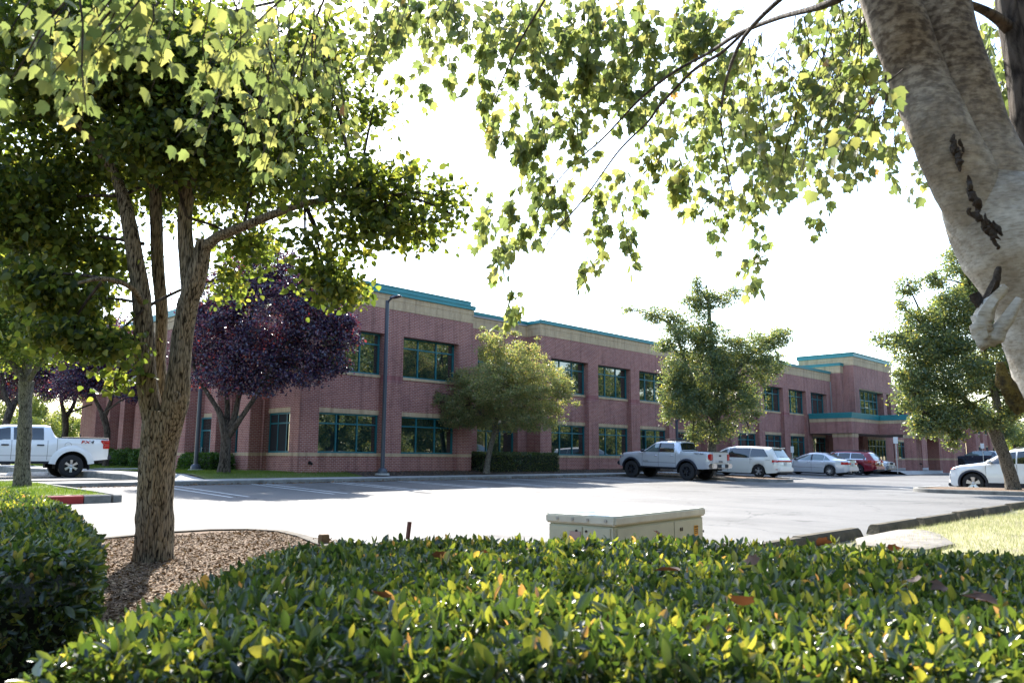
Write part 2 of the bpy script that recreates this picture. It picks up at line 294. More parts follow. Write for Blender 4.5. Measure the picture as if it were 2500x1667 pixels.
kerb('kerb',dens([(-40,27.1),(10.3,27.1)]),LOT2,-.74,.12,KERB,side=-1)
kerb('kerb',dens([(10.3,27.1),(10.3,60)]),LOT2,lambda x,y:zt(x,y)+.0,.15,KERB,side=-1)
# islands
def island(name,x0,x1,y0,y1,ztop,fill,lab):
    r=(x1-x0)/2; path=[(x0,y0)]+[(x0,y) for y in lin(y0,y1-r,6)[1:]]+arc(x0+r,y1-r,r,180,0,14)[1:]+[(x1,y) for y in lin(y1-r,y0,6)[1:]]
    kerb('kerb',path,zl,ztop,.15,KERB,lab='kerb round '+lab,side=-1)
    w=.14; b=MB(); c=((x0+x1)/2,(y0+y1)/2); vs=[(x+(c[0]-x)*w/r,y+((c[1]-y)*w/abs(y1-y0)*2),ztop-.02+.02*math.sin(x*3+y)) for x,y in path]
    b.add(vs+[(c[0],c[1],ztop+.05)],[(i,(i+1)%len(vs),len(vs)) for i in range(len(vs))][::-1]); return kind(b.build(name,fill,smooth=60),'structure')
island('planter_bed',28.3,31.5,-25,9.15,-.92,MULCH,'the right island')
def islandB():
    path=[(35.25,24.6),(35.25,20),(35.25,17.6)]+arc(36.3,17.6,1.05,180,360,12)[1:]+[(37.35,20),(37.35,24.6)]
    kerb('kerb',path,zl,lambda x,y:zl(x,y)+.14,.15,KERB,lab='kerb round the narrow island between the grey pickup and the white minivan',side=1)
    b=MB(); vs=[(36.3+(x-36.3)*.87,20.6+(y-20.6)*.96,zl(x,y)+.13) for x,y in path]; b.add(vs+[(36.3,21,-.80)],[(i,(i+1)%len(vs),len(vs)) for i in range(len(vs))]); kind(b.build('planter_bed',MULCH,smooth=60),'structure')
islandB()
# bark mulch bed in front with its rolled asphalt kerb
MP=[(-20,10.0),(-6,10.1),(0,10.15),(3.45,10.25),(4.3,10.55),(4.95,10.5),(5.4,10.2),(5.6,9.6),(5.45,8.8),(5.15,7.9),(4.85,6.8),(4.6,5.6),(4.5,4.4),(4.9,4.05),(8,4.02),(9,4.02)]
RK=mat('rolled_kerb',(.10,.085,.065),.95,nvar=.5,nscale=8,bump=.6,bscale=30)
kerb('kerb',dens(MP[:13],.4),lambda x,y:-1.05,-.965,.16,RK,lab='rolled kerb round the mulch bed',side=-1)
b=MB(); vs=[(x-.1,y-.14,-.985) for x,y in MP]; poly=vs+[(9,-12,-1.03),(-20,-12,-1.03)]
me_pts=poly; b.add(poly,[tuple(range(len(poly)))[::-1]]); kind(b.build('mulch_bed',MULCH),'structure')
def lz(x,y): return -1.03+.05*mnoise.noise(Vector((x*.35,y*.35,3)))-(.0 if y<3.6 else .03*sm((y-3.6)/.5))
strip('lawn',lin(9,23,40),lin(-14,4.12,44),lz,DRYG)
# stall lines: pairs across the front row, and singles by the islands
b=None
def line(x0,y0,x1,y1,w=.10):
    b=MB(); n=10; dx,dy=x1-x0,y1-y0; l=math.hypot(dx,dy); nx,ny=-dy/l*w/2,dx/l*w/2
    b.grid([[(x0+dx*i/n+s*nx,y0+dy*i/n+s*ny,zl(x0+dx*i/n,y0+dy*i/n)+.006) for s in (-1,1)] for i in range(n+1)],flip=True); return kind(b.build('parking_line',WHITEP),'structure')
for x in (10.0,13.05,16.1,19.15,22.2,25.25,28.3,31.35,38.9,41.0+3.1,47.2,50.2,54.0,58.2):
    for d in (-.23,.23): line(x+d,24.4,x+d-.12,19.3)
for k in range(7): line(22.3+0*k,-1-k*2.8,27.6,-1-k*2.8); line(32.2,2.0+2.9*k-9,37.4,2.0+2.9*k-9)
line(3.9,14.2,4.9,16.3,.12)
# ================================================================ BUILDING
bld=thing('office_building','long two storey red brick office building with teal trim and tan brick bands','building',(16.6,27.9,-.6))
OFF=Vector((16.6,27.9,-.6))
class PB(MB):
    def build(s,name,mats,parent=None,**k):
        o=MB.build(s,name,mats,None,**k); o.location=-OFF if (parent is bld) else (0,0,0); o.parent=parent; 
        if parent is not bld and parent is not None: pass
        return o
def window(a0,a1,z0,z1,pos,face='y',cols=3,tr=None,fw=.07,dep=.09,extra=None):
    """window in a wall facing -y (face y, a = x) or -x (face x, a = y); frame proud of the pane"""
    f=MB(); g=MB()
    def bx(b,a,c,p,q,lo,hi):
        if face=='y': b.box(a,c,p,q,lo,hi)
        else: b.box(p,q,a,c,lo,hi)
    y0,y1=pos,pos+dep
    bx(f,a0,a1,y0,y1,z1-fw,z1); bx(f,a0,a1,y0,y1,z0,z0+fw); bx(f,a0,a0+fw,y0,y1,z0+fw,z1-fw); bx(f,a1-fw,a1,y0,y1,z0+fw,z1-fw)
    for i in range(1,cols):
        c=a0+(a1-a0)*i/cols; bx(f,c-.03,c+.03,y0+.01,y1,z0+fw,z1-fw)
    for tz in ([z0+(z1-z0)*.735] if tr is None else tr):
        e=[a0+fw]+[a0+(a1-a0)*i/cols for i in range(1,cols)]+[a1-fw]
        for i in range(cols): bx(f,e[i]+(.03 if i else 0),e[i+1]-(.03 if i<cols-1 else 0),y0+.015,y1,tz-.03,tz+.03)
    fo=f.build('window',FRAME); fo.location=-OFF; fo.parent=bld
    bx(g,a0+.02,a1-.02,y1-.035,y1-.02,z0+.02,z1-.02); po=g.build('pane',PANE); po.parent=fo
    return fo
def spansets(x0,x1,bays):
    out=[];c=x0
    for a,b_ in bays: out.append((c,a)); c=b_
    out.append((c,x1)); return [s for s in out if s[1]-s[0]>.01]
ZB=-.9; BT=6.61
def section(x0,x1,y,bays,tall=False,ret_l=0,ret_r=0,lowbays=None,depth=12,up=True):
    w=PB(); t=PB(); rec=.27; zt_=.05
    w.box(x0,x1,y,y+.5,5.46,BT)
    for a,c in spansets(x0,x1,bays):
        w.box(a,c,y,y+.5,ZB,zt_); w.box(a,c,y,y+.5,.18,5.46)
        t.box(a-(0.003),c+.003,y-.003,y+.5,zt_,.18)
    for a,c in bays:
        yy=y+rec
        w.box(a,c,yy,yy+.3,ZB,zt_); w.box(a,c,yy,yy+.3,2.05,3.50)
        t.box(a,c,yy-.03,yy+.3,zt_,.18)
        q_=PB(); q_.box(a,c,yy-.006,yy+.3,1.85,2.05); q_.build('lintel',TAN,bld); q_=PB(); q_.box(a,c,yy-.04,yy+.3,3.50,3.62); q_.build('window_sill',TAN,bld)
        window(a+.01,c-.01,.18,1.85,yy+.06); 
        window(a+.01,c-.01,3.62,5.46,yy+.06)
    # side returns
    for sx,dpt in ((x0,ret_l),(x1,ret_r)):
        if dpt:
            xa,xb=(sx,sx+.3) if sx==x0 else (sx-.3,sx)
            w.box(xa,xb,y+.5,y+dpt,ZB,.05); w.box(xa,xb,y+.5,y+dpt,.18,BT)
            t.box(xa-.003,xb+.003,y+.5,y+dpt,.05,.18)
    # frieze of two tan courses with a shadow joint, then the teal coping
    D=depth
    fz=PB(); fz.box(x0-.02,x1+.02,y-.02,y+D,BT,7.005); fz.box(x0-.012,x1+.012,y-.012,y+D,7.005,7.025); fz.box(x0-.03,x1+.03,y-.03,y+D,7.025,7.26); fz.build('frieze',TAN,bld)
    w.build('wall',BRICK,bld); t.build('tan_brick_trim',TAN,bld)
    p=PB(); p.box(x0-.10,x1+.10,y-.10,y+D+.1,7.26,7.44)
    p.box(x0-.13,x1+.13,y-.13,y+.02,7.41,7.455)
    if tall:
        p.box(x0-.02,x1-.16,y-.02,y+D,7.455,7.66); p.box(x0-.05,x1-.13,y-.05,y+.02,7.63,7.675)
    p.build('coping',TEAL,bld,bevel=.006)
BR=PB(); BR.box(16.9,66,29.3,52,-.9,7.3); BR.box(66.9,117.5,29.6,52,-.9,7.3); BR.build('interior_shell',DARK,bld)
section(16.6,26.05,27.9,[(17.5,20.68),(21.75,25.12)],tall=True,ret_r=1.0)
section(26.06,31.04,28.9,[(27.35,30.35)])
section(31.05,44.4,27.9,[(31.94,35.2),(36.11,39.37),(40.28,43.54)],ret_l=1.0,ret_r=1.0)
section(44.41,49.09,28.9,[(45.6,48.55)])
section(49.1,66.46,26.5,[(49.97,53.2),(54.1,57.35),(58.3,61.5),(62.4,65.6)],ret_l=2.4)
section(76.5,92,26.5,[(78.2,81.4),(82.4,85.6),(86.6,89.8)],ret_r=3)
section(92.01,116.9,29.1,[(94,97.2),(99,102.2),(104,107.2),(109,112.2)])
section(117,133,27.9,[(118.2,120.6),(121.9,124.2),(125.6,128.2)],ret_l=1.2)
# pilaster soldier courses between the upper sills
SOLD=brickmat('soldier_course',(.23,.07,.066),(.29,.09,.085),(.48,.34,.33),.074,.32,.006,offset=0)
for x0,x1,y in ((20.68,21.75,27.9),(25.12,26.05,27.9),(31.05,31.94,27.9),(35.2,36.11,27.9),(39.37,40.28,27.9),(43.54,44.4,27.9),(53.2,54.1,26.5),(57.35,58.3,26.5)): b=PB(); b.box(x0-.004,x1+.004,y-.004,y+.2,3.30,3.62); b.build('soldier_course',SOLD,bld)
# downpipe
b=PB(); b.box(39.40,39.46,28.10,28.16,-.7,3.55); b.build('downpipe',GALV,bld)
b=PB(); b.box(66.38,66.44,26.42,26.49,3.7,6.6); b.build('downpipe',GALV,bld)
# the face towards the left (facing -x) with its pilasters, bays and a door
def leftface():
    X=16.6; w=PB(); t=PB(); y0,y1=28.4,54
    bays=[(28.62,30.75),(32.05,33.75),(38.6,41.0),(43.9,45.0),(46.0,47.15)]
    w.box(X,X+.4,28.4,y1,5.46,BT)
    doory=(35.35,36.95)
    sp=spansets(28.4,y1,sorted(bays+[doory]))
    for a,c in sp: w.box(X,X+.4,a,c,ZB,.05); w.box(X,X+.4,a,c,.18,5.46); t.box(X-.004,X+.4,a-.003,c+.003,.05,.18)
    for a,c in bays:
        xx=X+.22
        w.box(xx,xx+.2,a,c,ZB,.05); w.box(xx,xx+.2,a,c,2.05,3.5); t.box(xx-.03,xx+.2,a,c,.05,.18)
        q_=PB(); q_.box(xx-.006,xx+.2,a,c,1.85,2.05); q_.build('lintel',TAN,bld); q_=PB(); q_.box(xx-.04,xx+.2,a,c,3.5,3.62); q_.build('window_sill',TAN,bld)
        n=3 if c-a>1.9 else 2
        window(a+.01,c-.01,.18,1.85,xx+.05,'x',cols=n); window(a+.01,c-.01,3.62,5.46,xx+.05,'x',cols=n)
    w.box(X+.2,X+.4,doory[0],doory[1],2.05,5.46); t.box(X+.19,X+.4,doory[0],doory[1],1.85,2.05)
    for a,c in ((30.9,31.9),(34.0,34.5),(37.2,38.2),(42.6,43.6),(45.2,45.85),(47.4,48.1),(49.6,50.4)):
        w.box(X-.55,X-.004,a,c,ZB,.05); w.box(X-.55,X-.004,a,c,.18,BT-.3); t.box(X-.553,X-.004,a-.003,c+.003,.05,.18); t.box(X-.56,X-.004,a-.006,c+.006,BT-.3,BT-.02)
    t.box(X-.025,X+1,39.95,y1,BT,7.005); t.box(X-.034,X+1,39.95,y1,7.025,7.26)
    w.box(X+.3,X+14,y1-.3,y1,ZB,BT)
    w.build('wall',BRICK,bld); t.build('tan_brick_trim',TAN,bld)
    p=PB(); p.box(X-.106,X+1,40.05,y1+.1,7.26,7.443); p.box(X-.026,X+1,40.0,y1,7.455,7.663); p.build('coping',TEAL,bld,bevel=.006)
    f=MB(); a,c=doory; f.box(X+.1,X+.18,a,a+.07,-.6,1.85); f.box(X+.1,X+.18,c-.07,c,-.6,1.85); f.box(X+.1,X+.18,a+.07,c-.07,1.78,1.85); f.box(X+.1,X+.18,a+.07,c-.07,1.2,1.27); f.box(X+.1,X+.18,a+.5,a+.56,-.6,1.2)
    f.box(X+.11,X+.17,a+.56,a+.64,-.6,1.2);f.box(X+.11,X+.17,c-.15,c-.07,-.6,1.2);f.box(X+.11,X+.17,a+.64,c-.15,-.6,-.42)
    d=f.build('door',FRAME); d.location=-OFF; d.parent=bld
    g=MB(); g.box(X+.145,X+.155,a+.05,c-.05,-.55,1.8); g.build('pane',PANE,d)
    h=MB(); h.tube([(X+.06,c-.25,.0),(X+.06,c-.25,.45)],[.015]*2,8); h.box(X+.05,X+.12,c-.262,c-.238,.02,.045); h.box(X+.05,X+.12,c-.262,c-.238,.40,.425); h.build('handle',GALV,d)
leftface()
def block(name,x0,x1,y0,y1,ztop_brick,ztop_tan,ztop,m=bld,z0=3.6):
    w=PB(); w.box(x0,x1,y0,y1,z0,ztop_brick); w.build('wall',BRICK,bld)
    t=PB(); j=ztop_brick+(ztop_tan-ztop_brick)*.62; t.box(x0-.02,x1+.02,y0-.02,y1,ztop_brick,j); t.box(x0-.01,x1+.01,y0-.01,y1,j,j+.02); t.box(x0-.03,x1+.03,y0-.03,y1,j+.02,ztop_tan); t.build('tan_brick_trim',TAN,bld)
    p=PB(); h=ztop-ztop_tan; p.box(x0-.09,x1+.09,y0-.09,y1+.09,ztop_tan,ztop_tan+h*.5); p.box(x0-.06,x1+.06,y0-.06,y1+.06,ztop_tan+h*.5+.003,ztop-.05); p.box(x0-.11,x1+.11,y0-.11,y1+.11,ztop-.05,ztop); p.build('coping',TEAL,bld,bevel=.006)
block('low',66.47,67.4,25.63,30,7.31,7.93,8.16,z0=3.0)
# high entrance tower with its big window and two deep reveals
w=PB(); X0,X1,Y0=67.15,76.4,24.75
w.box(X0,X1,Y0,Y0+.8,6.06,7.97); w.box(X0,68.2,Y0,Y0+.8,3.0,6.06); w.box(75.75,X1,Y0,Y0+.8,3.0,6.06); w.box(73.98,74.8,Y0+.02,Y0+.8,3.0,6.06); w.box(X0,X0+.3,Y0+.8,29.5,3,7.97); w.box(X1-.3,X1,Y0+.8,29.5,-.9,7.97); w.box(68.2,75.75,Y0+.75,Y0+.8,3.0,3.9); w.box(73.4,75.75,Y0+.72,Y0+.8,3.9,6.06)
w.build('wall',BRICK,bld)
t=PB(); t.box(X0-.02,X1+.02,Y0-.02,29.5,7.97,8.4); t.box(X0-.01,X1+.01,Y0-.01,29.5,8.4,8.42); t.box(X0-.03,X1+.03,Y0-.03,29.5,8.42,8.70); t.box(68.2,75.75,Y0+.06,Y0+.7,5.98,6.06); t.build('tan_brick_trim',TAN,bld)
p=PB(); p.box(X0-.10,X1+.10,Y0-.10,29.6,8.70,8.86); p.box(X0-.06,X1+.06,Y0-.06,29.6,8.863,9.0); p.box(X0-.12,X1+.12,Y0-.12,29.6,9.0,9.07); p.build('coping',TEAL,bld,bevel=.006)
window(68.35,73.35,3.65,5.98,Y0+.35,'y',cols=5,tr=[4.5,5.15],fw=.09)
# entrance canopy in two steps, its columns and soffit
w=PB(); w.box(61.67,67.6,23.12,26.4,2.09,2.97); w.box(67.64,69.2,17.2,24.7,2.09,2.97); w.box(69.2,76,19.6,24.7,2.09,2.97); w.build('canopy_fascia',BRICK,bld)
t=PB(); t.box(61.65,67.62,23.10,26.4,2.97,3.25); t.box(67.62,69.22,17.18,24.7,2.97,3.25); t.box(69.22,76.02,19.58,24.7,2.97,3.25); t.build('tan_brick_trim',TAN,bld)
p=PB()
for k,(z0,z1,o_) in enumerate(((3.25,3.38,.06),(3.383,3.5,.09),(3.503,3.60,.12),(3.603,3.67,.15))): p.box(61.67-o_,67.62-o_,23.12-o_,26.4,z0,z1); p.box(67.64-o_,69.2+o_,17.2-o_,24.6,z0,z1); p.box(69.2+o_,76+o_,19.6-o_,24.6,z0,z1)
p.build('canopy_coping',TEAL,bld,bevel=.004)
b=PB(); b.box(61.75,67.55,23.2,26.4,2.06,2.088); b.box(67.7,69.1,17.3,19.6,2.06,2.088); b.box(67.7,75.9,19.65,25.4,2.06,2.088); b.build('soffit',mat('soffit',(.28,.2,.17),.8),bld)
def column(x0,x1,y0,y1):
    w=PB(); w.box(x0,x1,y0,y1,-.95,.05); w.box(x0,x1,y0,y1,.18,1.78); w.build('column',BRICK,bld)
    t=PB(); t.box(x0-.01,x1+.01,y0-.01,y1+.01,.05,.18); t.box(x0-.03,x1+.03,y0-.03,y1+.03,1.78,2.06); t.build('tan_brick_trim',TAN,bld)
for c in ((61.9,63.1,23.2,24.7),(67.7,68.9,20.4,21.3),(67.75,68.7,17.75,18.6),(71.5,72.5,19.8,20.7)): column(*c)
for bx_ in ((66.47,71.1,25.9,26.3),(76.0,78,25.5,26.5),(67.2,67.9,25.5,25.9),(69.9,71.0,25.3,25.9)): w=PB(); w.box(*bx_,-.9,3.0); w.build('entrance_wall',BRICK,bld)
t=PB(); t.box(71.1,76,25.45,25.9,1.85,2.06); t.build('tan_brick_trim',TAN,bld)
window(71.1,73.5,-.75,1.85,25.5,'y',cols=3,tr=[1.25],fw=.06); window(73.55,76,-.75,1.85,25.5,'y',cols=3,tr=[1.25],fw=.06)
b=PB(); b.box(67.45,67.75,25.3,25.42,.6,1.4); b.build('wall_lamp',mat('lamp_glass',(.5,.48,.42),.4),bld)
b=PB(); b.box(16.9,66,28.8,50,7.2,7.3); b.box(66,130,29,50,7.2,7.3); b.build('roof',ROOFM,bld)
# exterior spigots
def spigot(x,y,z,lab):
    t=thing('hose_outlet',lab,'wall outlet',(x,y,z)); b=MB(); b.lathe([(0,0),(.075,0),(.075,.02),(0,.02)],'y',(0,-.02,0),16); b.build('flange',mat('black_metal',(.01,.01,.012),.5),t,smooth=40)
    b=MB(); b.tube([(0,0,0),(0,-.09,.0),(0,-.16,-.05)],[.05,.05,.055],12); b.build('nozzle',MAT['black_metal'],t,smooth=40)
spigot(17.15,27.9,-.22,'small black pipe outlet low on the brick corner beside the lawn'); spigot(68.3,20.4,-.25,'small black outlet low on the brick column by the sign post')
spigot(55.9,26.5,.0,'black lamp fitting on the wall behind the silver sedan')
# ================================================================ STREET FURNITURE
def lightpole(x,y,zb,h,lab,arm=(0,-1)):
    t=thing('lamp_post',lab,'lamp post',(x,y,zb),0,'dark parking lot lamp posts')
    b=MB(); b.lathe([(.0,0),(.30,0),(.30,.06),(.28,.08),(.0,.08)],n=24); b.build('footing',CONC,t,smooth=40)
    b=MB(); b.lathe([(0,.08),(.20,.08),(.20,.20),(.15,.27),(.10,.30),(0,.30)],n=20); b.build('base_cover',POLE,t,smooth=40)
    b=MB(); b.lathe([(.085,.28),(.085,h*.5),(.08,h),(0,h+.01)],n=16); b.build('pole',POLE,t,smooth=40)
    ax,ay=arm; b=MB(); pts=[(0,0,h-.12),(ax*.12,ay*.12,h+.0),(ax*.28,ay*.28,h+.06)]; b.tube(pts,[.05,.045,.04],10)
    # flat shoebox head
    P=[]; 
    for s,wd,th in ((.2,.06,.05),(.34,.13,.09),(.6,.15,.085),(.82,.13,.05),(.88,.04,.02)):
        c=(ax*s,ay*s,h+.08+.02*s); n=(-ay,ax); P.append([(c[0]+n[0]*wd*q,c[1]+n[1]*wd*q,c[2]+th*r_) for q,r_ in ((-1,-.4),(-.8,.5),(0,.8),(.8,.5),(1,-.4),(0,-.6),(-1,-.4))])
    b.grid(P); hd=b.build('lamp_head',POLE,t,smooth=50)
    return t
lightpole(19.77,26.55,-.72,7.35,'dark grey lamp post with one arm in front of the brick wall')
lightpole(14.6,32.6,-.6,7.2,'dark grey lamp post standing on grass behind the purple plum tree')
p3=at(1665*1.0,1120,46); lightpole(43.0,27.0,-.72,3.2,'dark pole rising behind the bed of the grey pickup')
lightpole(7.5,47,-.8,7.2,'dark lamp post among the far plum trees beyond the white pickup')
def signpost(x,y,zb,h,lab,w=.3,face=0):
    t=thing('sign_post',lab,'sign post',(x,y,zb),face,'sign posts in the parking lot')
    b=MB(); b.box(-.03,.03,-.02,.02,0,h); b.box(-.015,.015,-.03,.03,0,h-.01); b.build('post',GALV,t)
    b=MB(); b.box(-w/2,w/2,-.034,-.03,h-.46,h); b.build('sign_panel',mat('sign_white',(.7,.7,.68),.5),t,bevel=.01)
signpost(59.9,19.4,-.93,2.6,'grey sign post with a small white panel by the canopy',.3,R(-80))
q=at(2403,1145,72); signpost(q[0],q[1],-.9,2.5,'grey sign post in front of the dark parked car',.3,R(-78))
signpost(55.6,25.2,-.77,1.75,'short white marker behind the silver sedan roof',.22,R(-60))
# wheel stops
def stopmesh(L,b=None):
    b=b or MB(); pr=[(-.09,0),(-.075,.10),(-.05,.13),(.05,.13),(.075,.10),(.09,0)]
    P=[[(-L/2,y,z) for y,z in pr],[(-L/2+.10*0,y,z) for y,z in pr]]
    G=[]
    for i in range(13):
        x=-L/2+L*i/12; e=min(i,12-i); G.append([(x+(0 if e else (1 if i==0 else -1)*.09*(z/.13)),y,z*(1 if e else 1)+.0) for y,z in pr])
    b.grid(G); b.add(G[0],[tuple(range(6))]); b.add(G[-1],[tuple(range(6))[::-1]]); return b
stops=[(8.4,1.9),(10.25,1.95),(12.74,1.88),(14.66,1.88),(16.75,1.75),(18.52,1.72),(20.7,1.85)]
labs=['mossy concrete wheel stop hidden behind the utility cabinet','mossy wheel stop nearest the concrete pad','long mossy wheel stop left of a gap beside the lawn','second mossy wheel stop along the lawn edge, butted to its neighbour','mossy wheel stop past the gap beside the bright lawn','far mossy wheel stop near the right edge of the lawn','last wheel stop at the right edge of the lawn']
ws0=None
for (x,L),lb in zip(stops,labs):
    o=stopmesh(L).build('wheel_stop',KERBM,smooth=40); o.location=(x,4.2+.03*math.sin(x*5),-1.045); o.rotation_euler=(0,0,R(random.uniform(-.8,.8))); tag(o,lb,'wheel stop','wheel stops along the lawn')
q=at(115,1161,31.0); o=stopmesh(1.9).build('wheel_stop',mat('white_wheel_stop',(.5,.49,.47),.9,nvar=.3,nscale=8),smooth=40); o.location=(q[0],q[1]+2,-.8); tag(o,'pale wheel stop seen under the white pickup','wheel stop')
# concrete pad
b=MB(); PP=[(10.0,3.0),(10.9,2.95),(12.0,3.4),(12.35,3.65),(12.45,3.85),(12.2,4.0),(11.6,4.02),(10.6,3.98),(9.9,3.7)]
top=[(x,y,-.985+.015*math.sin(x)) for x,y in PP]; mid=[((x-11.4)*1.03+11.4,(y-3.6)*1.05+3.6,-1.01) for x,y in PP]; bot=[((x-11.4)*1.03+11.4,(y-3.6)*1.05+3.6,-1.1) for x,y in PP]; n=len(PP)
b.add(top+mid+bot,[tuple(range(n))]+[(n+i,n+(i+1)%n,(i+1)%n,i) for i in range(n)]+[(2*n+i,2*n+(i+1)%n,n+(i+1)%n,n+i) for i in range(n)])
o=b.build('concrete_pad',mat('pad_concrete',(.22,.195,.165),.9,nvar=.45,nscale=4,bump=.5,bscale=30),smooth=50); tag(o,'low rounded concrete pad between the hedge and the wheel stops','concrete pad')
# utility cabinet
BX=mat('cabinet_paint',(.50,.50,.38),.5,nvar=.12,nscale=5); LID=mat('cabinet_lid',(.60,.59,.50),.5,nvar=.2,nscale=3)
cab=thing('utility_cabinet','pale green steel utility cabinet with an overhanging lid behind the front hedge','utility cabinet',(5.52,3.94,-1.0),R(5.5))
x0,x1,y0,y1=-.78,.78,-.32,.32
b=MB(); b.box(x0+.02,x1-.02,y0+.02,y1-.02,0,.503); b.build('body',BX,cab,bevel=.01)
b=MB(); b.box(x0,x1,y0,y1,.505,.575); b.build('lid',LID,cab,bevel=.012)
for dx0,dx1 in ((x0+.05,.18),(.19,x1-.05)):
    b=MB(); b.box(dx0,dx1,y0+.010,y0+.022,.03,.485); dr=b.build('door',BX,cab,bevel=.003)
for dy0,dy1 in ((y0+.05,-.03),(-.02,y1-.05)):
    b=MB(); b.box(x0+.010,x0+.022,dy0,dy1,.03,.485); b.build('door',BX,cab,bevel=.003)
b=MB()
for yy in (-.24,-.08,.06,.20): b.lathe([(0,0),(.012,0),(.012,.006),(0,.008)],'x',(x0-.008,yy,.54),10)
b.build('bolt',GALV,cab)
b=MB(); b.box(x0+.004,x0+.009,-.01,.09,.34,.45); b.build('faded_sticker',mat('pink_sticker',(.42,.30,.27),.7),cab)
WS=mat('warning_yellow',(.75,.36,.03),.5); BK=mat('black_print',(.02,.012,.01),.6)
b=MB(); b.box(.555,.625,y0+.004,y0+.009,.345,.43); ws=b.build('warning_label',WS,cab)
def text(s,size,m,parent,loc,rot,name='lettering',ext=.002,shear=0,bold=0,sx=1):
    cu=bpy.data.curves.new(name,'FONT'); cu.body=s; cu.size=size; cu.extrude=ext; cu.align_x='CENTER'; cu.align_y='CENTER'; cu.shear=shear; cu.offset=bold
    to=bpy.data.objects.new(name,cu); C.objects.link(to); bpy.context.view_layer.update(); me=bpy.data.meshes.new_from_object(to.evaluated_get(bpy.context.evaluated_depsgraph_get())); me.name=name; bpy.data.objects.remove(to); bpy.data.curves.remove(cu)
    me.materials.clear(); me.materials.append(m); o=bpy.data.objects.new(name,me); C.objects.link(o); o.parent=parent; o.location=loc; o.rotation_euler=rot; o.scale=(sx,1,1); return o
text('WARNING',.014,BK,ws,(.59,y0+.002,.418),(R(90),0,0)); b=MB(); 
for k in range(3): b.box(.563,.617,y0+.000,y0+.003,.395-k*.016,.402-k*.016)
b.build('print_lines',BK,ws)
b=MB()
for dx in (.29,.32): b.box(dx,dx+.012,y0+.004,y0+.009,.40,.43)
for dz in (.30,.36): b.box(.735,.745,y0+.004,y0+.012,dz,dz+.02)
b.build('vent_slot',BK,cab)
b=MB(); b.tube([(x0+.002,-.06,.455),(x0+.015,-.06,.455)],[.009]*2,8); b.tube([(x0+.002,.03,.455),(x0+.015,.03,.455)],[.009]*2,8); b.build('lock',BK,cab)
# stake and stub post
q=at(996,1318,10.2); b=MB(); b.box(-.02,.02,-.02,.02,-.2,.17); o=b.build('metal_stake',mat('rusty_iron',(.10,.03,.02),.8,nvar=.4,nscale=20)); o.location=(q[0],q[1],-1.0); o.rotation_euler=(0,R(7),0); tag(o,'thin rusty stake leaning beside the kerb','stake')
q=at(790,1322,8.9); b=MB(); b.box(-.05,.05,-.05,.05,-.2,.13); o=b.build('timber_stub',mat('stub_wood',(.16,.10,.05),.9,nvar=.4,nscale=20),bevel=.01); o.location=(q[0],q[1],-1.0); tag(o,'short square timber stub at the hedge top','post')
# ================================================================ VEHICLES
TYRE=mat('tyre_rubber',(.018,.018,.02),.85); RIM=mat('alloy_rim',(.55,.56,.58),.3,metal=.9); BRIM=mat('black_rim',(.012,.014,.02),.45); PLAS=mat('black_cladding',(.015,.018,.03),.6)
CGL=mat('car_glass',(.006,.010,.012),.03,spec=.8,ior=1.7); CGL2=mat('clear_car_glass',(.05,.10,.10),.03,spec=.9,ior=1.8); RLIGHT=mat('tail_light_red',(.45,.01,.015),.15,coat=.5); HLIGHT=mat('head_light_lens',(.45,.47,.5),.1,metal=.3,coat=.5)
CHROME=mat('chrome',(.7,.7,.72),.12,metal=1); SEAM=mat('panel_gap',(.02,.02,.022),.8); PLATE=mat('licence_plate',(.55,.56,.55),.5); UND=mat('underbody',(.008,.008,.008),.9)
def ip(tab,x):
    xs=[a for a,_ in tab]; ys=[b for _,b in tab]
    return float(np.interp(x,xs[::-1],ys[::-1])) if xs[0]>xs[-1] else float(np.interp(x,xs,ys))
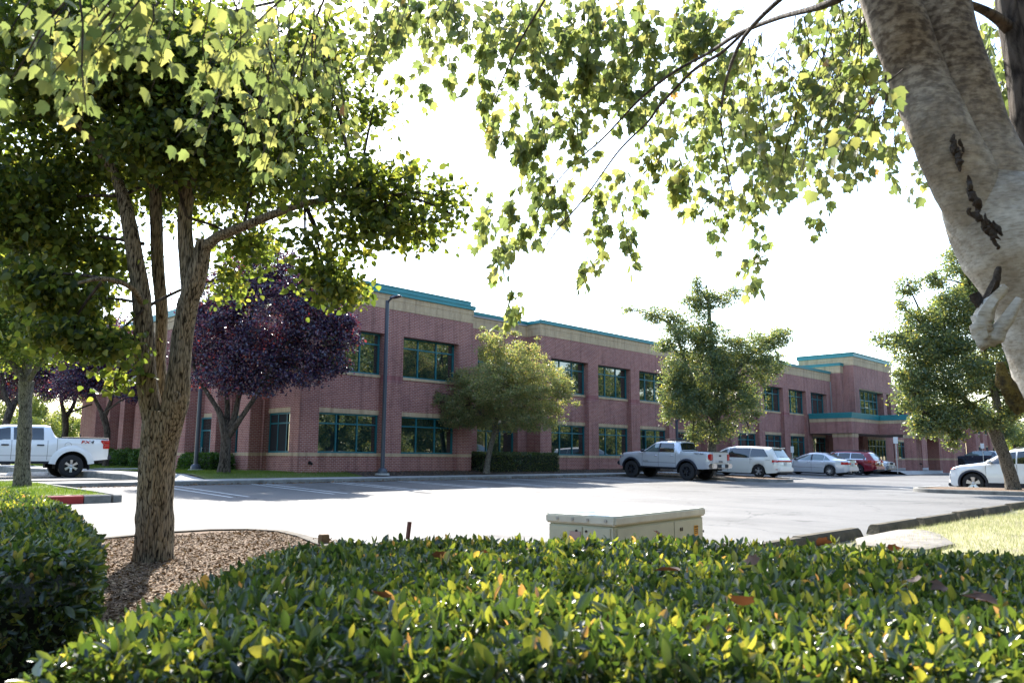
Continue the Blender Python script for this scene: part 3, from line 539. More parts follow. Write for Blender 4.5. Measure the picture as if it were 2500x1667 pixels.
class Car:
    def __init__(s,name,label,cat,sp,loc,rz,paint,group=None):
        s.sp=sp; s.t=thing(name,label,cat,loc,rz,group); s.paint=paint; s.wx=sp['wx']; s.wr=sp['wr']; s.ar=sp.get('ar',s.wr+.07)
        xs=sorted(set([round(a,3) for k in('roof','belt','hw','hwr') for a,_ in sp[k]]+[round(v,3) for v in np.linspace(sp['roof'][-1][0],sp['roof'][0][0],60)]+[round(w+s.ar*math.cos(a),3) for w in s.wx for a in np.linspace(0,math.pi,25)]))
        s.xs=xs; s.body()
    def bot(s,x,raw=False):
        z=ip(s.sp['bot'],x)
        if raw: return z
        for w in s.wx:
            d=abs(x-w)
            if d<s.ar: z=max(z,s.wr+math.sqrt(s.ar**2-d*d))
        return z
    def sec(s,x,raw=False):
        sp=s.sp; hb=ip(sp['hw'],x); bl=ip(sp['belt'],x); rf=max(ip(sp['roof'],x),bl+.01); hr=ip(sp['hwr'],x); b=min(s.bot(x,raw),bl-.05); g=rf-bl
        re=rf-min(.075,g*.35); zz=lambda f:b+f*(bl-b)
        c=sp.get('char',.012)
        return [(hb*.965,b),(hb*.992,zz(.18)),(hb*1.0,zz(.42)),(hb*1.0-c*.2,zz(.60)),(hb*.992-c*.6,zz(.80)),(hb*.955,bl),((hb*.955+hr)/2+.03*min(1,g*2),(bl+re)/2+.0),(hr,re),(hr*.90,rf-(rf-re)*.28),(hr*.6,rf),(0,rf+.012)]
    def body(s):
        b=MB(); P=[]
        for x in s.xs:
            h=s.sec(x); P.append([(x,y,z) for y,z in h]+[(x,-y,z) for y,z in h[-2::-1]])
        b.grid(P); 
        for q,fl in ((0,False),(-1,True)):
            r=P[q]; n=len(r); b.add(r,[tuple(range(n))[::-1] if fl else tuple(range(n))])
        s.bo=b.build('body',s.paint,s.t,smooth=32)
        # dark chassis between the wheels
        x1,x0=s.sp['roof'][0][0]-.25,s.sp['roof'][-1][0]+.25; hw=ip(s.sp['hw'],0)
        b=MB(); zb=ip(s.sp['bot'],0)
        b.box(x0,x1,-hw+.30,hw-.30,zb-.06,zb+.45); b.box(s.wx[1]+s.ar,s.wx[0]-s.ar,-hw+.06,hw-.06,zb-.04,zb+.05)
        for w in s.wx: b.tube([(w,-hw+.25,s.wr),(w,hw-.25,s.wr)],[.06,.06],8)
        b.build('chassis',UND,s.t)
        # wheel arch liners
        for w in s.wx:
            for sg in (-1,1):
                b=MB(); A=np.linspace(-.15,math.pi+.15,16); b.grid([[(w+(s.ar+.01)*math.cos(a),sg*(hw-.02),s.wr+(s.ar+.01)*math.sin(a)),(w+(s.ar+.01)*math.cos(a),sg*(hw-.42),s.wr+(s.ar+.01)*math.sin(a))] for a in A])
                b.add([(w+(s.ar+.01)*math.cos(a),sg*(hw-.30),s.wr+(s.ar+.01)*math.sin(a)) for a in A],[tuple(range(16))]); b.build('arch_liner',UND,s.t)
    def sy(s,x,z):
        h=s.sec(x,True)[:9]; zs=[p[1] for p in h]; return float(np.interp(z,zs,[p[0] for p in h]))
    def side(s,name,x0,x1,lo,hi,m,sides=(1,),n=14,k=5,off=.008,sub=None,parent=None):
        out=None
        for sg in sides:
            b=MB(); P=[]
            for i in range(n+1):
                x=x0+(x1-x0)*i/n; a=lo(x) if callable(lo) else lo; c=hi(x) if callable(hi) else hi; c=max(c,a+.002)
                P.append([(x,sg*(s.sy(x,a+(c-a)*j/k)+off),a+(c-a)*j/k) for j in range(k+1)])
            b.grid(P,flip=sg>0); out=b.build(name,m,parent or s.t,smooth=40)
        return out
    def top(s,name,x0,x1,m,w=.86,n=10,off=.012,w1=None):
        b=MB();P=[]; w1=w1 or w
        for i in range(n+1):
            x=x0+(x1-x0)*i/n; h=s.sec(x)[7:]; dz=(s.sec(x+.02)[-1][1]-s.sec(x-.02)[-1][1])/.04; L=math.hypot(1,dz); nx,nz=-dz/L,1/L; ww=w+(w1-w)*i/n
            ys=[p[0] for p in h][::-1]; zs=[p[1] for p in h][::-1]; hr=h[0][0]
            P.append([(x+nx*off,q*hr,float(np.interp(abs(q)*hr,ys,zs))+nz*off) for q in np.linspace(-ww,ww,11)])
        b.grid(P,flip=x1>x0); return b.build(name,m,s.t,smooth=50)
    def wheels(s,rimmat,spokes=5,sw=.06,rimr=.62,face=.0,seen=1,twin=False):
        hw=ip(s.sp['hw'],0); r=s.wr
        for w in s.wx:
            for sg in (1,-1):
                b=MB(); W_=s.sp.get('tw',.22); y1=hw-.015; y0=y1-W_
                pr=[(r*rimr,y0),(r*.93,y0+.01),(r,y0+.035),(r,y1-.035),(r*.94,y1-.008),(r*.86,y1),(r*rimr,y1-.008),(r*rimr*.97,y1-.05)]
                b.lathe([(a,c*sg) for a,c in pr],'y',(w,0,r),40); wh=b.build('wheel',TYRE,s.t,smooth=35)
                b=MB(); R0=r*rimr; yo=(y1-.012)
                b.lathe([(R0,sg*(yo)),(R0*.94,sg*(yo+.003)),(R0*.90,sg*(yo-.02)),(R0*.88,sg*(yo-.12)),(0,sg*(yo-.13))],'y',(w,0,r),40,mi=0)
                for k in range(spokes):
                    for da in ((-.13,.13) if twin else (0,)):
                        a=2*math.pi*k/spokes+math.pi/2+da*1.2; c,sn=math.cos(a),math.sin(a); P=[]
                        for q,wd,yy in ((R0*.12,sw*1.0,yo-.03),(R0*.5,sw*.85,yo-.012),(R0*.93,sw*1.15,yo-.006)):
                            P.append([(w+c*q-sn*wd*e,sg*(yy-dy),r+sn*q+c*wd*e) for e,dy in ((-.5,.06),(-.5,0),(.5,0),(.5,.06))])
                        b.grid(P,mi=1)
                b.lathe([(R0*.20,sg*(yo-.04)),(R0*.20,sg*(yo-.02)),(R0*.12,sg*(yo-.01)),(0,sg*(yo-.008))],'y',(w,0,r),16,mi=1)
                ri=b.build('rim',[BRIM,rimmat],wh,smooth=35)
    def pbox(s,name,x0,x1,y0,y1,z0,z1,m,bevel=.015,parent=None):
        b=MB(); b.box(x0,x1,y0,y1,z0,z1); return b.build(name,m,parent or s.t,bevel=bevel,smooth=40)
    def seam(s,xs,z0,z1,sides=(1,)):
        for x in xs: s.side('panel_gap',x-.006,x+.006,z0,z1,SEAM,sides,n=1,k=10,off=.003)
    def mirror(s,x,z,m,sides=(1,-1)):
        for sg in sides:
            y=s.sy(x,z); b=MB(); P=[]
            for q,wd,hh in ((0,.03,.03),(.05,.05,.05),(.12,.08,.075),(.22,.07,.07),(.25,.03,.03)):
                P.append([(x+.02+wd*math.cos(a),sg*(y+q-.02),z+.06+hh*math.sin(a)) for a in np.linspace(0,2*math.pi,11)])
            b.grid(P,flip=sg<0); b.add(P[-1][:-1],[tuple(range(10))]); b.build('mirror',m,s.t,smooth=50)
    def handle(s,x,z,m,sides=(1,)):
        for sg in sides:
            y=s.sy(x,z); b=MB(); b.tube([(x-.09,sg*(y+.005),z),(x-.07,sg*(y+.035),z),(x+.07,sg*(y+.035),z),(x+.09,sg*(y+.005),z)],[.012,.016,.016,.012],8); b.build('door_handle',m,s.t,smooth=60)
    def archtrim(s,wd,m,off=.03,sides=(1,-1)):
        for w in s.wx:
            for sg in sides:
                P=[]
                for a in np.linspace(-.25,math.pi+.25,24):
                    row=[]
                    for q,o_ in ((s.ar-.02,-.03),(s.ar-.01,off),(s.ar+wd*.7,off),(s.ar+wd,.004)):
                        x=w+q*math.cos(a); z=max(s.wr+q*math.sin(a),ip(s.sp['bot'],w)-.02); row.append((x,sg*(s.sy(x,max(z,.3))+o_),z))
                    P.append(row)
                b=MB(); b.grid(P,flip=sg<0); b.build('arch_trim',m,s.t,smooth=50)
    def plate(s,x,z,yoff=0,label=None,w=.30,front=False,m=None):
        b=MB(); b.box(x-.01,x+.01,yoff-w/2,yoff+w/2,z-.075,z+.075); o=b.build('licence_plate',m or PLATE,s.t,bevel=.006)
        return o
def slant(x0,z0,x1,z1): return lambda x:z0+(z1-z0)*(x-x0)/(x1-x0)
def mn(*f): return lambda x:min(g(x) if callable(g) else g for g in f)
def mx_(*f): return lambda x:max(g(x) if callable(g) else g for g in f)
SILVER=mat('silver_blue_paint',(.60,.63,.68),.32,metal=.5,coat=1); SILV2=mat('light_silver_paint',(.60,.62,.65),.3,metal=.45,coat=1); WHITE=mat('white_paint',(.80,.81,.82),.25,coat=1); PEARL=mat('warm_white_paint',(.82,.81,.77),.25,coat=1)
REDC=mat('dark_red_paint',(.22,.008,.02),.25,metal=.3,coat=1); NAVY=mat('slate_blue_paint',(.028,.045,.07),.25,metal=.4,coat=1); FWHITE=mat('off_white_paint',(.60,.61,.60),.28,coat=1); GREYB=mat('grey_bumper_paint',(.22,.22,.22),.4,coat=.4)
HN=R(90)
# --- lifted grey crew cab pickup, tail to the camera
sp=dict(wx=(1.62,-1.62),wr=.42,ar=.53,tw=.27,
 roof=[(2.52,.98),(2.46,1.10),(2.2,1.25),(1.25,1.34),(1.02,1.37),(.80,1.50),(.30,1.82),(0,1.87),(-.9,1.87),(-1.08,1.83),(-1.20,1.52),(-1.27,1.385),(-2.86,1.385)],
 belt=[(2.52,.95),(2.4,1.08),(2.0,1.20),(1.0,1.27),(-1.2,1.31),(-1.3,1.34),(-2.86,1.34)],
 hw=[(2.52,.62),(2.45,.78),(2.2,.90),(1.6,.94),(-2.7,.94),(-2.86,.92)],
 hwr=[(2.52,.55),(2.2,.78),(1.02,.80),(.75,.74),(.3,.68),(-1.08,.68),(-1.27,.80),(-1.3,.89),(-2.86,.88)],
 bot=[(2.52,.62),(2.3,.56),(-2.5,.56),(-2.86,.60)])
c=Car('pickup_truck','lifted silver grey crew cab pickup truck with black wheels, tail towards the lot','pickup truck',sp,(34.13,22.0,zl(34,22)),HN,SILVER)
zz=zl(34,20.4); c.t.location.z=(zl(34,20.4)+zl(34,23.6))/2; c.t.rotation_euler=(0,-math.atan(.028),HN)
c.wheels(BRIM,6,.05,.58); c.archtrim(.085,PLAS,.05)
hi=lambda x:c.sec(x)[7][1]-.03
c.side('side_window',.98,.02,lambda x:1.31,mn(hi,slant(1.0,1.33,.32,1.80)),CGL2,(1,-1)); c.side('side_window',-.06,-.90,1.32,mn(hi,slant(-.90,1.50,-.80,1.80)),CGL,(1,-1)); c.side('pillar_trim',.05,-.09,1.31,hi,PLAS,(1,-1),n=2)
c.top('windscreen',.96,.38,CGL2); c.top('rear_window',-1.10,-1.235,CGL,.92)
c.seam((.94,-.02,-1.0),.60,1.30,(1,-1)); c.seam((-1.30,),.62,1.36,(1,-1)); c.handle(.12,1.14,CHROME,(1,-1)); c.handle(-.80,1.15,CHROME,(1,-1)); c.mirror(.86,1.30,PLAS)
c.side('crease_shade',.9,-1.0,.80,.815,SEAM,(1,-1),n=8,k=1,off=.003)  # flat dark strip standing in for the shade along a door crease
b=MB(); b.box(-2.82,-1.36,-.84,.84,1.36,1.402); c2=b.build('bed_liner',PLAS,c.t)
c.pbox('tailgate',-2.90,-2.84,-.68,.68,.86,1.40,SILVER,.02); c.pbox('tailgate_spoiler',-2.93,-2.80,-.69,.69,1.39,1.42,PLAS,.01); c.pbox('tailgate_handle',-2.915,-2.895,-.10,.10,1.17,1.25,PLAS,.01); c.pbox('tailgate_step',-2.93,-2.89,-.40,.40,.88,.98,SILVER,.02)
for sg in (1,-1):
    c.pbox('tail_light',-2.91,-2.74,sg*.80-.125,sg*.80+.125+.0,.98,1.29,RLIGHT,.03); c.pbox('reverse_light',-2.905,-2.76,sg*.80-.12,sg*.80+.12,.90,.975,HLIGHT,.02)
    c.pbox('bumper_corner',-3.05,-2.80,sg*.72-.22,sg*.72+.22,.62,.84,CHROME,.04); c.pbox('mud_flap',-2.16,-2.12,sg*.80-.13,sg*.80+.13,.30,.60,PLAS,.005)
c.pbox('bumper_step',-3.06,-2.84,-.52,.52,.64,.80,PLAS,.03); c.pbox('hitch',-2.98,-2.80,-.06,.06,.50,.60,PLAS,.01); c.plate(-3.07,.72,.0)
c.side('head_light',2.44,2.12,1.02,1.14,HLIGHT,(1,-1),off=.012); c.pbox('front_bumper',2.42,2.62,-.78,.78,.60,.80,PLAS,.04); c.pbox('grille',2.50,2.56,-.5,.5,.80,1.05,PLAS,.02); c.side('side_marker',2.40,2.30,.98,1.02,RLIGHT,(1,),off=.018,n=3,k=2)
c.side('running_board',1.05,-1.05,.54,.60,PLAS,(1,-1),off=.02)
b=MB()
for sg in (-1,1): b.tube([(.30,sg*.60,1.90),(.28,sg*.60,1.93),(-.95,sg*.60,1.935),(-1.0,sg*.60,1.89)],[.018]*4,8)
for x in (.15,-.2,-.55,-.88): b.tube([(x,-.60,1.93),(x,.60,1.93)],[.016]*2,8)
b.build('roof_rack',PLAS,c.t,smooth=50)
for yy in (-.45,.1): c.pbox('rack_clamp',-.6,-.56,yy,yy+.04,1.94,2.01,CHROME,.005)
text('TRD 4x4',.125,PLAS,c.t,(-2.28,.955,1.285),(R(90),0,R(180)),'lettering',.003,shear=.25,sx=1.15); text('TACOMA',.075,CHROME,c.t,(.72,.957,.855),(R(90),0,R(180)),'lettering',.003)
text('TACOMA',.09,SEAM,c.t,(-2.935,0,.93),(R(90),0,R(-90)),'lettering',.003)
# --- white pickup at the left
sp=dict(wx=(1.98,-1.70),wr=.42,ar=.55,tw=.28,
 roof=[(2.95,1.0),(2.9,1.15),(2.6,1.28),(1.75,1.38),(1.45,1.42),(.75,1.86),(.4,1.93),(-.75,1.945),(-.95,1.92),(-1.10,1.60),(-1.18,1.47),(-2.95,1.47)],
 belt=[(2.95,.97),(2.8,1.12),(1.5,1.30),(-1.0,1.36),(-1.15,1.43),(-2.95,1.44)],
 hw=[(2.95,.75),(2.8,.93),(2.4,1.0),(-2.8,1.0),(-2.95,.97)],
 hwr=[(2.95,.7),(2.5,.86),(1.45,.86),(.75,.74),(-.95,.73),(-1.12,.85),(-1.18,.95),(-2.95,.94)],
 bot=[(2.95,.58),(-1.0,.56),(-2.3,.60),(-2.95,.68)])
c=Car('pickup_truck','white crew cab pickup truck at the left edge with red FX4 lettering','pickup truck',sp,(8.22,33.75,LOT2),R(176),WHITE)
c.wheels(RIM,6,.085,.60); hi=lambda x:c.sec(x)[7][1]-.035
c.side('side_window',1.38,.34,lambda x:1.385-.10*sm((x-.55)/.3),mn(hi,slant(1.45,1.44,.8,1.84)),CGL,(1,-1)); c.side('side_window',.24,-.72,1.385,hi,CGL,(1,-1),off=.01)
c.seam((1.42,.29,-.86,),.66,1.37,(1,-1)); c.seam((-1.17,),.66,1.44,(1,-1)); c.top('windscreen',1.4,.78,CGL); c.top('rear_window',-.99,-1.12,CGL,.9)
for x in (.50,-.62):
    for sg in (1,): c.pbox('door_handle',x-.12,x+.12,sg*1.0-.005,sg*1.0+.025,1.165,1.215,mat('handle_navy',(.02,.03,.05),.4),.01)
c.side('crease_shade',1.3,-1.15,.80,.812,SEAM,(1,-1),n=8,k=1,off=.002); c.side('rocker_trim',1.35,-1.1,.52,.60,PLAS,(1,-1),off=.012); c.mirror(1.25,1.36,PLAS)  # door crease drawn as a dark strip, its shade put into the colour
b=MB(); b.box(-2.93,-1.2,-.92,.92,1.45,1.50); b.tube([(-1.3,.95,1.485),(-2.93,.95,1.485)],[.02,.02],8); b.build('bed_rail',PLAS,c.t); b=MB(); b.box(-2.05,-2.02,.5,.53,1.48,1.63); b.build('bed_bracket',PLAS,c.t)
b=MB(); A=np.linspace(.12,math.pi-.12,22); b.grid([[(-1.70+q*math.cos(a),1.0+o_,.42+q*math.sin(a)) for q,o_ in ((.55,-.02),(.56,.035),(.70,.03),(.78,.0))] for a in A],flip=True); b.build('wheel_flare',WHITE,c.t,smooth=60)
b=MB(); 
for a0 in (0,): b.tube([(-.98+.0-.55+.11*math.cos(a),1.0,1.20+.11*math.sin(a)) for a in np.linspace(0,2*math.pi,20)],[.004]*20,5)
b.build('fuel_door',SEAM,c.t)
for sg in (1,-1):
    b=MB(); o1=[(-2.96,1.40),(-2.66,1.40),(-2.66,1.33),(-2.74,1.26),(-2.74,1.08),(-2.96,1.08)]; b.add([(x,sg*1.012,z) for x,z in o1]+[(x,sg*.90,z) for x,z in o1],[(0,1,2,3,4,5),(6,7,8,9,10,11),(0,6,7,1),(1,7,8,2),(2,8,9,3),(3,9,10,4),(4,10,11,5),(5,11,6,0)]); b.build('tail_light',RLIGHT,c.t,smooth=20)
    b=MB(); b.tube([(-2.94,sg*1.02,1.36),(-2.74,sg*1.02,1.36),(-2.72,sg*1.02,1.32),(-2.80,sg*1.02,1.25),(-2.93,sg*1.02,1.24)],[.008]*5,6); b.tube([(-2.93,sg*1.02,1.19),(-2.80,sg*1.02,1.19),(-2.80,sg*1.02,1.11)],[.008]*3,6); b.build('tail_light_trim',mat('pink_reflector',(.5,.2,.16),.3),c.t)
    c.pbox('mud_flap',-2.33,-2.30,sg*.86-.13,sg*.86+.13,.28,.62,PLAS,.005)
c.pbox('rear_bumper',-3.08,-2.90,-.96,.96,.66,.86,PLAS,.04); c.pbox('hitch',-3.0,-2.6,-.08,.08,.52,.64,PLAS,.01)
text('F',.15,RLIGHT,c.t,(-2.01,1.008,1.32),(R(90),0,R(180)),'lettering',.003,shear=.2,bold=.006,sx=1.5); text('X',.14,RLIGHT,c.t,(-2.17,1.008,1.32),(R(90),0,R(180)),'lettering',.003,shear=.2,bold=.004,sx=1.7); text('4',.15,SEAM,c.t,(-2.34,1.008,1.32),(R(90),0,R(180)),'lettering',.003,shear=.2,bold=.004,sx=1.5)
c.side('head_light',2.9,2.5,1.05,1.25,HLIGHT,(1,-1)); c.pbox('front_bumper',2.85,3.05,-.9,.9,.6,.85,CHROME,.04); c.pbox('grille',2.90,2.98,-.6,.6,.88,1.15,PLAS,.02)
# --- white minivan
sp=dict(wx=(1.50,-1.50),wr=.345,ar=.40,
 roof=[(2.42,.62),(2.40,.78),(2.25,.92),(1.75,1.06),(1.55,1.12),(.95,1.50),(.55,1.66),(.1,1.725),(-.8,1.74),(-1.7,1.71),(-2.12,1.67),(-2.22,1.60),(-2.45,1.22),(-2.56,1.03),(-2.62,.92),(-2.66,.60)],
 belt=[(2.42,.58),(2.3,.84),(1.7,1.0),(-1.0,1.06),(-2.2,1.08),(-2.56,1.0),(-2.62,.88),(-2.66,.55)],
 hw=[(2.42,.62),(2.2,.86),(1.8,.97),(1.2,1.005),(-1.9,1.005),(-2.4,.95),(-2.62,.86),(-2.66,.80)],
 hwr=[(2.42,.5),(2.2,.75),(1.5,.80),(.9,.74),(.3,.70),(-1.9,.70),(-2.2,.70),(-2.45,.78),(-2.56,.84),(-2.66,.78)],
 bot=[(2.42,.30),(1.9,.22),(-1.9,.22),(-2.5,.28),(-2.66,.36)])
c=Car('minivan','white minivan parked beside the silver grey pickup, rear hatch showing','minivan',sp,(42.7,22.45,zl(42,22.5)),HN,PEARL)
c.t.rotation_euler=(0,-math.atan(.026),HN); c.wheels(RIM,5,.05,.68,twin=True); hi=lambda x:c.sec(x)[7][1]-.045
c.side('side_window',1.25,.42,1.07,mn(hi,slant(1.32,1.10,.6,1.60)),CGL2,(1,-1)); c.side('side_window',.38,-.95,1.08,hi,CGL,(1,-1),off=.01); c.side('side_window',-.98,-2.05,lambda x:1.12+.04*(-x-1),mn(hi,slant(-2.10,1.14,-1.7,1.62)),CGL,(1,-1),off=.01)
c.top('windscreen',1.45,.68,CGL); c.top('rear_window',-2.235,-2.50,CGL2,.88,w1=.90); c.pbox('rear_spoiler',-2.38,-2.12,-.62,.62,1.63,1.68,PEARL,.02); c.pbox('brake_lamp',-2.375,-2.35,-.12,.12,1.655,1.68,RLIGHT,.005)
c.seam((.40,),.28,1.06,(1,-1)); c.seam((-1.0,),.75,1.06,(1,-1)); c.side('slider_rail',-.95,-2.2,.985,.998,SEAM,(1,-1),k=1,off=.004); c.handle(.55,.93,CHROME,(1,)); c.handle(.22,.93,CHROME,(1,)); c.mirror(1.05,1.06,PEARL)
for sg in (1,-1): c.side('tail_light',-2.30,-2.60,.86,.99,RLIGHT,(sg,),off=.012); c.side('reverse_light',-2.36,-2.58,.78,.855,HLIGHT,(sg,),off=.012)
c.pbox('tail_light_bar',-2.665,-2.60,-.84,.84,.89,.985,RLIGHT,.01); c.plate(-2.675,.78); c.pbox('rear_bumper',-2.73,-2.45,-.88,.88,.34,.60,PEARL,.05); c.pbox('bumper_valance',-2.70,-2.4,-.82,.82,.25,.35,PLAS,.02)
b=MB(); b.tube([(-2.50,-.1,1.17),(-2.50,.3,1.17)],[.012,.01],6); b.build('wiper',PLAS,c.t); c.side('reflector',-2.50,-2.62,.46,.49,RLIGHT,(1,),off=.04,n=2,k=1)
c.side('head_light',2.38,2.05,.72,.90,HLIGHT,(1,-1))
# --- silver sedan
sp=dict(wx=(1.40,-1.40),wr=.335,ar=.385,
 roof=[(2.36,.55),(2.33,.66),(2.15,.80),(1.4,.93),(1.05,1.0),(.45,1.30),(.0,1.44),(-.35,1.475),(-.8,1.45),(-1.25,1.33),(-1.85,1.10),(-2.35,1.06),(-2.50,1.0),(-2.56,.62)],
 belt=[(2.36,.50),(2.25,.70),(1.2,.88),(-.5,.95),(-1.8,.99),(-2.45,.95),(-2.56,.58)],
 hw=[(2.36,.55),(2.15,.80),(1.7,.91),(-1.8,.92),(-2.3,.86),(-2.56,.72)],
 hwr=[(2.36,.45),(2.1,.66),(1.05,.72),(.4,.62),(-.9,.60),(-1.8,.68),(-2.4,.70),(-2.56,.62)],
 bot=[(2.36,.26),(1.9,.20),(-1.9,.21),(-2.4,.27),(-2.56,.34)])
c=Car('sedan','light silver four door sedan parked left of the dark red wagon','car',sp,(50.95,21.7,zl(50,21.7)),HN,SILV2)
c.t.rotation_euler=(0,-math.atan(.026),HN); c.wheels(RIM,10,.03,.70); hi=lambda x:c.sec(x)[7][1]-.03
c.side('side_window',.88,-.18,lambda x:.955,mn(hi,slant(.95,.97,.2,1.33)),CGL2,(1,-1)); c.side('side_window',-.26,-1.02,.97,hi,CGL2,(1,-1)); c.side('side_window',-1.05,-1.42,.985,mn(hi,slant(-1.45,1.0,-1.0,1.32)),CGL2,(1,-1)); c.side('pillar_trim',-.17,-.27,.96,hi,PLAS,(1,-1),n=2)
c.top('windscreen',.98,.12,CGL2); c.top('rear_window',-1.1,-1.80,CGL2,.86); c.seam((.98,-.22,-1.15),.30,.94,(1,-1)); c.handle(-.05,.84,CHROME,(1,)); c.handle(-.95,.85,CHROME,(1,)); c.mirror(.78,.94,PLAS)
c.side('body_moulding',.95,-1.0,.50,.52,CHROME,(1,-1),n=8,k=1,off=.006); c.side('tail_light',-2.12,-2.52,.74,.90,RLIGHT,(1,-1),off=.012); c.pbox('tail_light',-2.565,-2.50,.35,.70,.74,.87,RLIGHT,.02); c.pbox('tail_light',-2.565,-2.50,-.70,-.35,.74,.87,RLIGHT,.02); c.plate(-2.575,.77)
c.pbox('rear_bumper',-2.62,-2.42,-.76,.76,.34,.60,SILV2,.05); c.pbox('boot_lip',-2.52,-2.30,-.6,.6,1.06,1.085,SILV2,.01); c.side('head_light',2.3,1.95,.62,.74,HLIGHT,(1,-1)); c.pbox('exhaust',-2.64,-2.4,.45,.55,.24,.30,CHROME,.02)
# --- dark red wagon
sp=dict(wx=(1.37,-1.37),wr=.36,ar=.42,
 roof=[(2.28,.70),(2.25,.82),(2.05,.96),(1.35,1.08),(1.1,1.12),(.5,1.45),(.15,1.57),(-.5,1.61),(-1.5,1.58),(-1.95,1.54),(-2.05,1.48),(-2.35,1.12),(-2.45,.98),(-2.50,.60)],
 belt=[(2.28,.65),(2.1,.86),(1.2,1.02),(-1.8,1.08),(-2.35,1.04),(-2.5,.56)],
 hw=[(2.28,.6),(2.1,.82),(1.7,.91),(-1.8,.92),(-2.3,.86),(-2.5,.78)],
 hwr=[(2.28,.5),(2.1,.70),(1.1,.74),(.5,.66),(-1.8,.63),(-2.05,.64),(-2.35,.76),(-2.5,.72)],
 bot=[(2.28,.34),(1.9,.28),(-1.9,.28),(-2.5,.38)])
c=Car('station_wagon','dark red station wagon with black roof rails between the sedan and the small white wagon','station wagon',sp,(55.75,21.7,zl(55,21.7)),HN,REDC)
c.t.rotation_euler=(0,-math.atan(.024),HN); c.wheels(RIM,5,.05,.66); hi=lambda x:c.sec(x)[7][1]-.03
c.side('window_trim',1.0,-1.92,1.05,mn(hi,slant(1.05,1.1,.4,1.47),slant(-1.97,1.1,-1.6,1.52)),CHROME,(1,),off=.006)
c.side('side_window',.93,.0,1.075,mn(lambda x:hi(x)-.02,slant(.98,1.1,.35,1.44)),CGL,(1,-1),off=.012); c.side('side_window',-.05,-.85,1.085,lambda x:hi(x)-.02,CGL,(1,-1),off=.012); c.side('side_window',-.90,-1.88,1.10,mn(lambda x:hi(x)-.02,slant(-1.93,1.12,-1.6,1.50)),CGL,(1,-1),off=.012)
c.top('windscreen',1.02,.32,CGL); c.top('rear_window',-2.07,-2.36,CGL2,.88)
for sg in (1,-1): b=MB(); b.tube([(.35,sg*.56,1.55),(.25,sg*.56,1.63),(-1.75,sg*.56,1.65),(-1.9,sg*.56,1.56)],[.03,.025,.025,.03],8); b.build('roof_rail',PLAS,c.t,smooth=50)
c.side('tail_light',-2.05,-2.46,.88,1.02,RLIGHT,(1,-1),off=.014); c.pbox('tail_light',-2.50,-2.42,.42,.78,.86,1.0,RLIGHT,.02); c.pbox('tail_light',-2.50,-2.42,-.78,-.42,.86,1.0,RLIGHT,.02); c.plate(-2.515,.80); 
c.pbox('trunk_emblem',-2.51,-2.48,-.05,.08,.96,1.05,mat('yellow_sticker',(.45,.33,.03),.5),.01); c.pbox('rear_bumper',-2.58,-2.35,-.84,.84,.40,.64,REDC,.05); c.pbox('bumper_valance',-2.60,-2.3,-.80,.80,.30,.42,PLAS,.03); c.side('rocker_trim',1.0,-1.0,.26,.36,PLAS,(1,-1),off=.012); c.seam((.05,-.9),.38,1.06,(1,)); c.handle(.15,.95,REDC); c.mirror(.85,1.06,REDC)
b=MB(); b.tube([(-2.33,-.1,1.14),(-2.33,.3,1.16)],[.012,.01],6); b.build('wiper',PLAS,c.t)
# --- small white wagon, nose out
sp=dict(wx=(1.27,-1.27),wr=.33,ar=.39,
 roof=[(2.12,.62),(2.10,.78),(2.0,.90),(1.5,1.0),(.95,1.06),(.42,1.40),(.05,1.54),(-.5,1.58),(-1.7,1.56),(-2.0,1.50),(-2.2,1.05),(-2.28,.6)],
 belt=[(2.12,.58),(2.0,.82),(1.0,.98),(-1.8,1.02),(-2.15,1.0),(-2.28,.56)],
 hw=[(2.12,.68),(2.0,.80),(1.7,.86),(-1.9,.87),(-2.28,.78)],
 hwr=[(2.12,.6),(2.0,.68),(.95,.70),(.4,.62),(-1.9,.60),(-2.2,.7),(-2.28,.7)],
 bot=[(2.12,.34),(1.8,.28),(-1.9,.28),(-2.28,.38)])
c=Car('station_wagon','small white wagon with grey bumper parked nose out beside the entrance canopy','station wagon',sp,(60.0,21.95,zl(60,22)),-HN,FWHITE)
c.t.rotation_euler=(0,math.atan(.02),-HN); c.wheels(RIM,6,.06,.62); hi=lambda x:c.sec(x)[7][1]-.03
c.side('side_window',.82,.0,1.02,mn(hi,slant(.86,1.05,.3,1.42)),CGL,(1,-1)); c.side('side_window',-.06,-.85,1.03,hi,CGL,(1,-1)); c.side('side_window',-.92,-1.75,1.04,hi,CGL,(1,-1)); c.top('windscreen',.90,.20,CGL2)
for sg in (1,-1): c.side('head_light',2.09,1.80,.70,.84,HLIGHT,(sg,),off=.012); c.pbox('head_light',2.06,2.135,sg*.52-.17,sg*.52+.17,.70,.83,HLIGHT,.02); c.pbox('fog_lamp',2.17,2.20,sg*.52-.07,sg*.52+.07,.44,.54,HLIGHT,.02)
c.pbox('grille',2.08,2.14,-.33,.33,.70,.85,PLAS,.02); c.pbox('front_bumper',1.95,2.19,-.82,.82,.36,.64,GREYB,.05); c.plate(2.20,.52); c.side('lower_cladding',1.9,-2.1,.30,.48,GREYB,(1,-1),off=.012); c.seam((.9,-.03,-.9),.40,1.0,(-1,)); c.mirror(.70,1.02,FWHITE)
